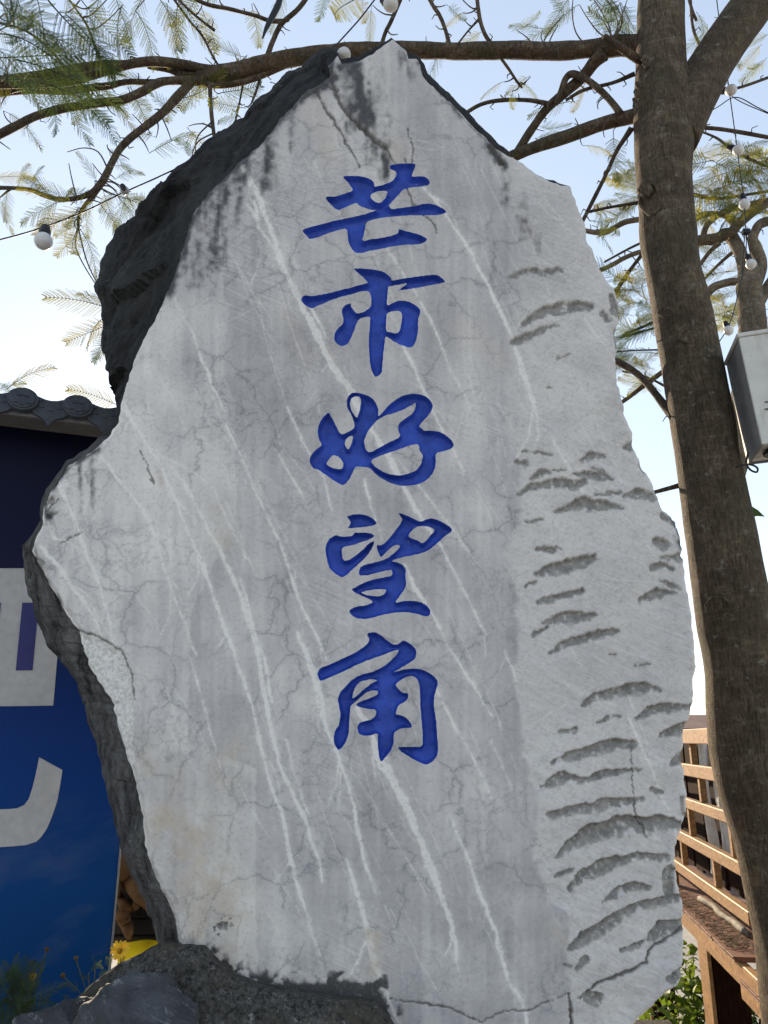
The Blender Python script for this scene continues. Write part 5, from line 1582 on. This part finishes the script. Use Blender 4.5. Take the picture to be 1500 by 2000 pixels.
def bulb(parent, x, y, rpx, Y, axis):
    """axis: direction from socket to bulb tip"""
    ax = np.asarray(axis, float); ax /= np.linalg.norm(ax)
    c = at(x, y, Y)
    R_ = rpx * float(scale_at(x, y, Y))
    prof = [(-1.15, 0.42), (-1.0, 0.48), (-0.85, 0.60), (-0.6, 0.80), (-0.3, 0.95), (0, 1.0), (0.3, 0.95), (0.6, 0.80), (0.85, 0.53), (0.97, 0.22), (1.0, 0.03)]
    mb = MB(); mb.tube([c + ax * a * R_ for a, _ in prof], [b * R_ for _, b in prof], 20)
    bo = mb.build('bulb', M['bulb'], parent, True)
    mb = MB()
    sp_ = [(-2.35, 0.30), (-2.3, 0.50), (-1.75, 0.55), (-1.7, 0.62), (-1.05, 0.62), (-1.0, 0.5)]
    mb.tube([c + ax * a * R_ for a, _ in sp_], [b * R_ for _, b in sp_], 16)
    mb.build('socket', M['black'], bo, False)
    return c


sl = thing('string_light', 'black light string with one round white bulb at the far left', 'string light', 'strings of garden bulbs')
mb = MB(); cable(mb, [(-40,476),(0,468),(75,447),(160,415),(235,379),(300,350),(370,318),(440,290)], np.array([2.9, 3.0, 3.05, 3.1]), 1.5)
mb.build('cable', M['wire'], sl, True)
bulb(sl, 85, 471, 17.5, 2.95, (0.12, -0.25, -1))
bulb(sl, 243, 372, 9, 3.0, (-0.15, 1, 0.25))
sl = thing('string_light', 'black light string crossing above the tip of the stone', 'string light', 'strings of garden bulbs')
mb = MB(); cable(mb, [(640,110),(655,90),(700,40),(735,-5),(770,-50)], np.array([3.1, 3.1, 3.15]), 1.5)
mb.build('cable', M['wire'], sl, True)
bulb(sl, 672, 106, 13, 3.08, (0.9, -0.2, -0.45))
bulb(sl, 763, 8, 15, 3.1, (0.5, -0.5, -0.9))
sl = thing('string_light', 'light string with five small white bulbs hanging right of the tree trunk', 'string light', 'strings of garden bulbs')
mb = MB()
cable(mb, [(1396,-30),(1405,40),(1418,130),(1426,190),(1437,270),(1446,340),(1452,385),(1455,430),(1457,455),(1456,500),(1440,580),(1424,635),(1402,672)], 3.5, 1.0)
cable(mb, [(1457,455),(1462,480),(1467,503)], 3.5, 1.0)
cable(mb, [(1455,455),(1451,500),(1449,540)], 3.5, 1.0)
mb.build('cable', M['wire'], sl, True)
for x, y, r_, ax in ((1428,176,11,(.6,-.6,-.5)), (1442,293,10.5,(.5,-.5,-.7)), (1454,399,10.5,(0,-.1,-1)), (1467,516,10,(.1,-.2,-1)), (1423,646,9.5,(.1,-.2,-1))):
    bulb(sl, x, y, r_, 3.5, ax)
MB().box(at(1457, 453, 3.5), (0.04, 0.03, 0.028), None, 0.004).build('junction', M['black'], sl)
sl = thing('overhead_wire', 'thin dark wire slanting across the sky right of the tree', 'wire')
mb = MB(); cable(mb, [(1355,235),(1400,210),(1437,190),(1480,210),(1530,235)], 3.9, 1.0); cable(mb, [(1402,160),(1440,195),(1520,230)], 3.9, 1.0)
mb.build('cable', M['wire'], sl, True)

# ------------------------------------------------------------------ white metal box on the tree
def m_boxpaint():
    t = NT('mildewed white paint')
    co = t.coord()
    n1 = t.noise(co, 5, 5, 0.6); n2 = t.noise(t.coord((20, 20, 4)), 1.0, 5, 0.65)
    col = t.mix(t.ramp(n1, [(0.35, 0.0), (0.68, 1.0)]), (0.56, 0.535, 0.47), (0.70, 0.675, 0.61))
    col = t.mix(t.ramp(n2, [(0.52, 0.0), (0.72, 0.6)]), col, (0.22, 0.21, 0.14))
    col = t.mix(t.ramp(t.noise(co, 40, 4, 0.7), [(0.66, 0.0), (0.74, 0.7)]), col, (0.12, 0.12, 0.08))
    return t.done(col, 0.55, t.bump(n1, 0.1, 0.01), 0.4)


M['boxpaint'] = m_boxpaint()
M['boxside'] = simple('grey mildewed paint', (0.20, 0.20, 0.195), (0.27, 0.27, 0.26), 8, 0.6, 0.1)
bxo = thing('metal_box', 'mildewed white metal box fixed to the right side of the tree trunk', 'box')
A3, B3 = at(1443, 660, 3.0), at(1488, 868, 3.0)
upv = A3 - B3; hgt = np.linalg.norm(upv); upv /= hgt
rv = np.array([0.975, -0.22, 0.02]); rv -= upv * (rv @ upv); rv /= np.linalg.norm(rv)
dv_ = np.cross(upv, rv)
bax = np.array([rv, dv_, upv])
WB, DB = 0.36, 0.27
bc = (A3 + B3) / 2 + rv * WB / 2 + dv_ * DB / 2
def shell(name, c, size, mat, bev=0.002):
    return MB().box(c, size, bax, bev).build(name, mat, bxo)
shell('front_panel', bc - dv_ * (DB / 2 - 0.004), (WB, 0.012, hgt), M['boxpaint'])
shell('side_panel', bc - rv * (WB / 2 - 0.006) + dv_ * 0.006, (0.011, DB - 0.014, hgt - 0.004), M['boxside'], 0.002)
shell('side_panel', bc + rv * (WB / 2 - 0.006) + dv_ * 0.006, (0.011, DB - 0.014, hgt - 0.004), M['boxpaint'], 0.002)
shell('back_panel', bc + dv_ * (DB / 2 - 0.002), (WB, 0.008, hgt), M['boxside'], 0.002)
shell('bottom_panel', bc - upv * (hgt / 2 - 0.012), (WB - 0.03, DB - 0.03, 0.008), M['boxpaint'], 0.002)
shell('lid', bc + upv * (hgt / 2 + 0.011), (WB + 0.016, DB + 0.016, 0.02), M['boxpaint'], 0.004)
MB().tube([bc - upv * (hgt / 2 + 0.016) - rv * 0.105 - dv_ * 0.03, bc - upv * (hgt / 2 + 0.004) - rv * 0.105 - dv_ * 0.03, bc - upv * (hgt / 2 - 0.02) - rv * 0.105 - dv_ * 0.03], [0.048, 0.048, 0.014], 24).build('drain_collar', M['black'], bxo)
mb = MB(); cable(mb, [(1461,884),(1458,905),(1466,918),(1478,922),(1479,914),(1468,908),(1452,908),(1438,912)], 3.06, 2.0); mb.build('cable_loop', M['wire'], bxo, True)
for y in (785, 799):
    pc = at(1500, y, 2.985)
    MB().box(pc - dv_ * 0.004, (0.028, 0.002, 0.004), bax).build('printed_mark', M['black'], bxo)

# ------------------------------------------------------------------ timber deck and railing on the right
DU = np.array([math.sin(DECK_A), math.cos(DECK_A), 0]); DV = np.array([math.cos(DECK_A), -math.sin(DECK_A), 0])
DAX = np.array([DU, DV, Z_])


def dp(u, v, z):
    return DU * u + DV * v + Z_ * z


M['wood'] = m_wood('orange deck timber', (0.19, 0.094, 0.032), (0.37, 0.20, 0.072), 0.6, 1)
M['plank'] = m_wood('brown composite plank', (0.14, 0.062, 0.036), (0.22, 0.10, 0.056), 0.7, 0)
M['shaded_wood'] = m_wood('brown timber with painted shade', (0.012, 0.005, 0.003), (0.030, 0.013, 0.008), 0.9, 2, 0.05)  # brown taken almost to black, shade painted into the timber
deck = thing('timber_deck', 'raised orange brown timber deck behind the tree trunk', 'deck')
pm = MB()
pm.box((0, 0.95, -0.004), (0.145, 1.9, 0.008), None, 0.001)
pm.box((0, 0.953, -0.0235), (0.145, 1.896, 0.005), None, 0.001)
for k in range(8):
    pm.box((-0.0675 + k * 0.0193, 0.953, -0.0145), (0.0085, 1.892, 0.0135))
me_plank = mesh_data('plank', pm.v, pm.f, M['plank'])
drot = Matrix((tuple(DU) + (0,), tuple(DV) + (0,), (0, 0, 1, 0), (0, 0, 0, 1))).transposed()
for i in range(30):
    o = link('plank', me_plank, deck)
    o.matrix_world = Matrix.Translation(Vector(dp(4.87 + i * 0.150, 1.150 + rng.uniform(-.004, .004), 0.5))) @ drot
for i in range(3):
    o = link('plank', me_plank, deck)
    o.matrix_world = Matrix.Translation(Vector(dp(4.72 - i * 0.150, 1.165, 0.40))) @ drot
MB().box(dp(6.6, 1.20, 0.415), (4.4, 0.045, 0.115), DAX, 0.004).build('rim_joist', M['wood'], deck)
MB().box(dp(4.2, 1.205, 0.335), (1.3, 0.045, 0.09), DAX, 0.004).build('rim_joist', M['wood'], deck)
for u, v in ((5.72, 1.30), (8.2, 1.30), (5.72, 2.8), (8.2, 2.8)):
    MB().box(dp(u, v + 0.015, -0.60), (0.22, 0.20, 1.92), DAX, 0.006).build('support_post', M['shaded_wood'], deck)  # post body, the shade on its front painted into the colour
    MB().box(dp(u, v - 0.1, -0.60), (0.25, 0.022, 1.92), DAX, 0.004).build('post_lit_face', M['wood'], deck)  # slab added as the post's sunlit side, in the unshaded wood colour
rail = thing('timber_railing', 'orange timber railing with five rails lit by low sun', 'railing')
for z, h, w in ((1.622, 0.095, 0.085), (1.40, 0.080, 0.05), (1.175, 0.066, 0.05), (0.925, 0.072, 0.05), (0.692, 0.072, 0.05)):
    MB().box(dp(7.1, 1.262, z), (4.72, w, h), DAX, 0.005).build('rail', M['wood'], rail)
zr = [1.575, 1.44, 1.36, 1.208, 1.142, 0.961, 0.889, 0.728]
for (zt, zb), us in (((1.575, 1.44), (5.75, 6.8, 7.9)), ((1.36, 1.208), (5.6, 6.6, 7.6)), ((1.142, 0.961), (4.98, 6.02, 7.0)), ((0.889, 0.728), (5.46, 6.38, 7.4))):
    for u in us:
        MB().box(dp(u, 1.272, (zt + zb) / 2), (0.052, 0.04, zt - zb - 0.004), DAX, 0.003).build('spacer_block', M['wood'], rail)
for u in (4.74, 7.0, 9.0):
    MB().box(dp(u - 0.055, 1.28, 1.08), (0.075, 0.075, 1.15), DAX, 0.005).build('railing_post', M['wood'], rail)
# plank screen beyond the deck
scr = thing('plank_screen', 'plank screen behind the timber railing, shade painted into its brown', 'fence')
for i in range(15):
    MB().box(dp(5.2 + i * 0.26, 1.62 + 0.01 * (i % 2), 1.05), (0.245, 0.025, 1.06 - 0.03 * (i % 3)), DAX, 0.004).build('plank', M['shaded_wood'], scr)  # planks coloured dark for the shade behind the rails
# white plastic strips hanging behind the rails
M['cloth'] = simple('white plastic cloth', (0.62, 0.60, 0.57), (0.74, 0.73, 0.70), 6, 0.6, 0.2)
for i, (u0, u1, z0, z1, lb) in enumerate([(5.70, 5.80, 0.80, 1.60, 'white plastic cloth hanging behind the railing, nearer strip'), (6.08, 6.20, 0.70, 1.58, 'white plastic cloth hanging behind the railing, farther strip')]):
    v_, f_ = [], []
    for a in range(15):
        for b in range(9):
            u = u0 + (u1 - u0) * a / 14; z = z0 + (z1 - z0) * b / 8
            v_.append(dp(u, 1.42 + 0.025 * math.sin(a * 1.3 + b * 0.3 + i) + 0.01 * math.sin(b), z))
    f_ = [(a * 9 + b, (a + 1) * 9 + b, (a + 1) * 9 + b + 1, a * 9 + b + 1) for a in range(14) for b in range(8)]
    tag(obj('hanging_cloth', v_, f_, M['cloth'], smooth=True), lb, 'cloth', 'white cloth strips behind the railing')
M['dirty'] = simple('dirty cloth', (0.09, 0.07, 0.05), (0.28, 0.25, 0.20), 14, 0.8, 0.4)
# rolled cloth and straw on the deck
c = catmull(np.array([(0, 6.25, 1.22), (1, 6.0, 1.25), (2, 5.75, 1.235), (3, 5.5, 1.25), (4, 5.25, 1.245)], float), 6)
MB().tube([dp(q[1], q[2] + 0.10, 0.524) for q in c], 0.021 + 0.002 * np.sin(np.arange(len(c)) * 0.7), 10, 0.25, 4, freq=25).build('rolled_cloth', M['dirty'], None, True)
tag(bpy.data.objects['rolled_cloth'], 'dirty white rolled cloth lying under the lowest rail', 'cloth')
M['straw'] = simple('dry straw', (0.16, 0.11, 0.055), (0.36, 0.27, 0.15), 12, 0.8, 0)
mb = MB()
rs = random.Random(9)
for _ in range(420):
    u, v = 4.95 + 1.7 * rs.random() ** 1.3, 1.155 + abs(rs.gauss(0.05, 0.07))
    a = rs.uniform(0, math.pi); L = rs.uniform(0.015, 0.06)
    z = 0.505 + rs.random() * 0.03 * math.exp(-abs(v - 1.24) * 12)
    p0 = dp(u, v, z); dd = DU * math.cos(a) + DV * math.sin(a) + Z_ * rs.uniform(-.15, .25)
    mb.tube([p0, p0 + dd * L * 0.5 + Z_ * 0.004, p0 + dd * L], [0.0016, 0.002, 0.001], 4, cap=False)
tag(mb.build('straw_litter', M['straw']), 'dry straw and leaf litter strewn on the deck planks', 'litter', kind='stuff')
# neighbouring roof beyond the railing
nb = thing('distant_roof', 'small brown roof seen past the end of the top rail', 'roof')
M['nroof'] = simple('brown roof sheet', (0.20, 0.12, 0.09), (0.28, 0.18, 0.14), 2, 0.8, 0.2)
c = at(1368, 1410, 14.0)
v_ = [c + [-1.2, 0, 0.12], c + [1.2, 0, 0.12], c + [1.4, -1.2, -0.12], c + [-1.4, -1.2, -0.12], c + [-1.2, 0.03, 0.08], c + [1.2, 0.03, 0.08], c + [1.4, -1.2, -0.17], c + [-1.4, -1.2, -0.17]]
obj('roof_sheet', v_, [(0, 3, 2, 1), (4, 5, 6, 7), (0, 1, 5, 4), (1, 2, 6, 5), (2, 3, 7, 6), (3, 0, 4, 7)], M['nroof'], nb)
MB().box(c + [0, -0.3, -1.3], (2.2, 1.4, 2.3), None, 0.01).build('wall_body', M['wall'], nb)

# ------------------------------------------------------------------ shrubs
def ovate(name, mat, seed):
    r_ = random.Random(seed)
    xs_ = np.linspace(0, 1, 7)
    w = 0.34 * np.sin(math.pi * xs_ ** 0.8) ** 0.9
    v_, f_ = [], []
    for x, ww in zip(xs_, w):
        z = -0.25 * x * x
        v_ += [(x, -ww, z + ww * 0.25), (x, 0, z), (x, ww, z + ww * 0.25)]
    for i in range(6):
        f_ += [(3 * i, 3 * i + 3, 3 * i + 4, 3 * i + 1), (3 * i + 1, 3 * i + 4, 3 * i + 5, 3 * i + 2)]
    return mesh_data(name, v_, f_, mat, True)


OV = ovate('leaf', M['leaf_bush'], 1)
rb = random.Random(31)


def shrub(label, cx, cy, cz, rx, ry, rz, nleaf, size, group='shrubs under the deck', extra=0):
    s = thing('leafy_shrub', label, 'shrub', group)
    stems = []
    for _ in range(9):
        top = np.array([cx + rb.uniform(-.8, .8) * rx, cy + rb.uniform(-.8, .8) * ry, cz + rb.uniform(0.2, 0.95) * rz])
        bot = np.array([cx + rb.uniform(-.2, .2) * rx, cy + rb.uniform(-.2, .2) * ry, cz - rz - 0.5])
        mid = (top + bot) / 2 + np.array([rb.uniform(-.1, .1), rb.uniform(-.1, .1), 0.1])
        c = catmull(np.array([bot, mid, top]), 6)
        stems.append(c)
        MB().tube(c, np.linspace(0.009, 0.003, len(c)), 5).build('stem', M['branch'], s, True)
    for _ in range(nleaf):
        st_ = rb.choice(stems)
        b = st_[rb.randrange(len(st_) // 3, len(st_))]
        p = b + np.array([rb.gauss(0, .3) * rx, rb.gauss(0, .3) * ry, rb.gauss(0, .25) * rz])
        o = link('leaf', OV, s)
        o.location = p
        o.rotation_euler = (rb.uniform(-.9, .9), rb.uniform(-.4, .9), rb.uniform(0, 6.28))
        k = size * rb.uniform(0.6, 1.25)
        o.scale = (k, k, k)
    if extra:
        base_v = np.array([v.co[:] for v in OV.vertices]); base_f = [tuple(p.vertices) for p in OV.polygons]
        mb = MB()
        for _ in range(extra):
            st_ = rb.choice(stems)
            b = st_[rb.randrange(len(st_) // 4, len(st_))]
            p = b + np.array([rb.gauss(0, .38) * rx, rb.gauss(0.2, .4) * ry, rb.gauss(0, .3) * rz])
            Rm_ = np.array(Matrix.Rotation(rb.uniform(0, 6.28), 3, 'Z') @ Matrix.Rotation(rb.uniform(-.6, .9), 3, 'Y') @ Matrix.Rotation(rb.uniform(-.9, .9), 3, 'X'))
            mb.add(base_v @ Rm_.T * size * rb.uniform(.6, 1.2) + p, base_f)
        tag(mb.build('inner_foliage', M['leaf_bush'], s, True), kind='stuff')
    return s


c = at(1335, 1960, 6.2)
shrub('sunlit green shrub between the stone and the deck post', c[0], 6.2, c[2] - 0.06, 0.34, 0.30, 0.36, 290, 0.075, extra=620)
c = at(1495, 1995, 6.6)
shrub('green shrub right of the deck post at the frame edge', c[0] + 0.05, 6.6, c[2] - 0.05, 0.30, 0.25, 0.30, 150, 0.075, extra=260)

# weeds and flowers before the blue board
M['petal'] = simple('yellow petal', (0.75, 0.42, 0.01), (0.85, 0.55, 0.02), 30, 0.5, 0)
M['flower_eye'] = simple('orange flower eye', (0.42, 0.18, 0.01), (0.55, 0.26, 0.02), 80, 0.8, 0.5)
M['stem'] = simple('weed stem', (0.05, 0.075, 0.025), (0.14, 0.13, 0.06), 20, 0.7, 0)
M['bud'] = simple('withered bud', (0.08, 0.045, 0.02), (0.14, 0.085, 0.03), 40, 0.8, 0.4)


def flower(parent, c, r, npet, normal, open_=1.0):
    n = np.asarray(normal, float); n /= np.linalg.norm(n)
    u = np.cross(n, (0.2, 0.1, 1)); u /= np.linalg.norm(u); w = np.cross(n, u)
    fl_ = MB()
    for k in range(npet):
        a = 2 * math.pi * k / npet + rb.uniform(-.08, .08)
        d = u * math.cos(a) + w * math.sin(a); s = -u * math.sin(a) + w * math.cos(a)
        L = r * rb.uniform(0.85, 1.05); wd = r * 0.15
        lift = n * rb.uniform(-0.05, 0.25) * r * open_
        pts = [(0.2, 0.5), (0.5, 0.95), (0.8, 1.0), (0.95, 0.6)]
        v_ = [c + d * L * 0.12] + [c + d * L * t - s * wd * q + lift * t for t, q in pts] + [c + d * L + lift] + [c + d * L * t + s * wd * q + lift * t for t, q in pts[::-1]]
        fl_.add(v_, [tuple(range(len(v_)))])
    fo = fl_.build('petals', M['petal'], parent)
    p, f = rock(c + n * r * 0.05, np.array([1, 1, 1]) * r * 0.24, 77, 20, 0.05, 14, 9)
    obj('flower_eye', p, f, M['flower_eye'], fo, True)


def weed(label, stems, leaves, Y, fl=None, buds=()):
    t_ = thing('yellow_flower_plant' if fl else 'feathery_weed', label, 'plant', 'weeds before the blue board')
    for pts in stems:
        c = catmull(np.array(pts, float), 5)
        MB().tube(at(c[:, 0], c[:, 1], Y), np.linspace(1.3, 0.6, len(c)) * 0.8 * Y / FPX, 5).build('stem', M['stem'], t_, True)
    for x, y, a_, L in leaves:
        o = leaf(t_, x, y, a_, L, Y + rb.uniform(-.08, .08), 'd', 0.9)
    if fl:
        for x, y, r_ in fl:
            flower(t_, at(x, y, Y - 0.02), r_ * Y / FPX, 14, (0.1, -1, 0.35))
    for x, y, r_ in buds:
        p, f = rock(at(x, y, Y), np.array([1, 1, 1.1]) * r_ * Y / FPX, 5, 14, 0.1, 14, 9)
        obj('bud', p, f, M['bud'], t_, True)
    return t_


lv = [(rb.uniform(-15, 75), rb.uniform(1915, 2040), rb.choice([20, 60, 100, 140, 170, 80]) + rb.uniform(-20, 20), rb.uniform(32, 62)) for _ in range(95)]
weed('dark green feathery weed clump with one small yellow flower, bottom left', [[(62,1912,1),(56,1960,1),(60,2060,1)], [(0,2060,1),(20,1960,1),(15,1930,1)], [(20,1945,1),(45,2000,1),(60,2060,1)], [(80,1940,1),(76,1975,1),(70,2060,1)]], lv, 3.05, [(64,1908,7)])
weed('thin weed with two brown withered buds before the blue board', [[(91,1856,1),(70,1930,1),(40,2040,1)], [(148,1872,1),(160,1910,1),(190,2000,1)], [(122,1906,1),(150,1932,1),(185,1975,1)]], [(150,1940,130,24), (140,1950,170,24), (145,1940,60,18)], 3.1, None, [(91,1855,3.5), (148,1872,3.5), (122,1906,4)])
weed('small green leafed weed at the mortar edge', [[(173,1900,1),(174,1925,1),(176,1990,1)], [(186,1890,1),(184,1925,1),(182,1990,1)]], [(173,1905,140,22), (174,1900,60,20), (186,1895,60,24), (186,1892,110,24), (190,1905,20,22), (180,1915,160,20), (205,1885,80,22), (208,1890,40,20), (204,1895,120,18)], 2.95)
weed('single yellow daisy-like flower rising behind the mortar mound', [[(234,1858,1),(236,1890,1),(240,1960,1)]], [(222,1880,160,16), (232,1885,40,14)], 2.85, [(234,1857,18)])
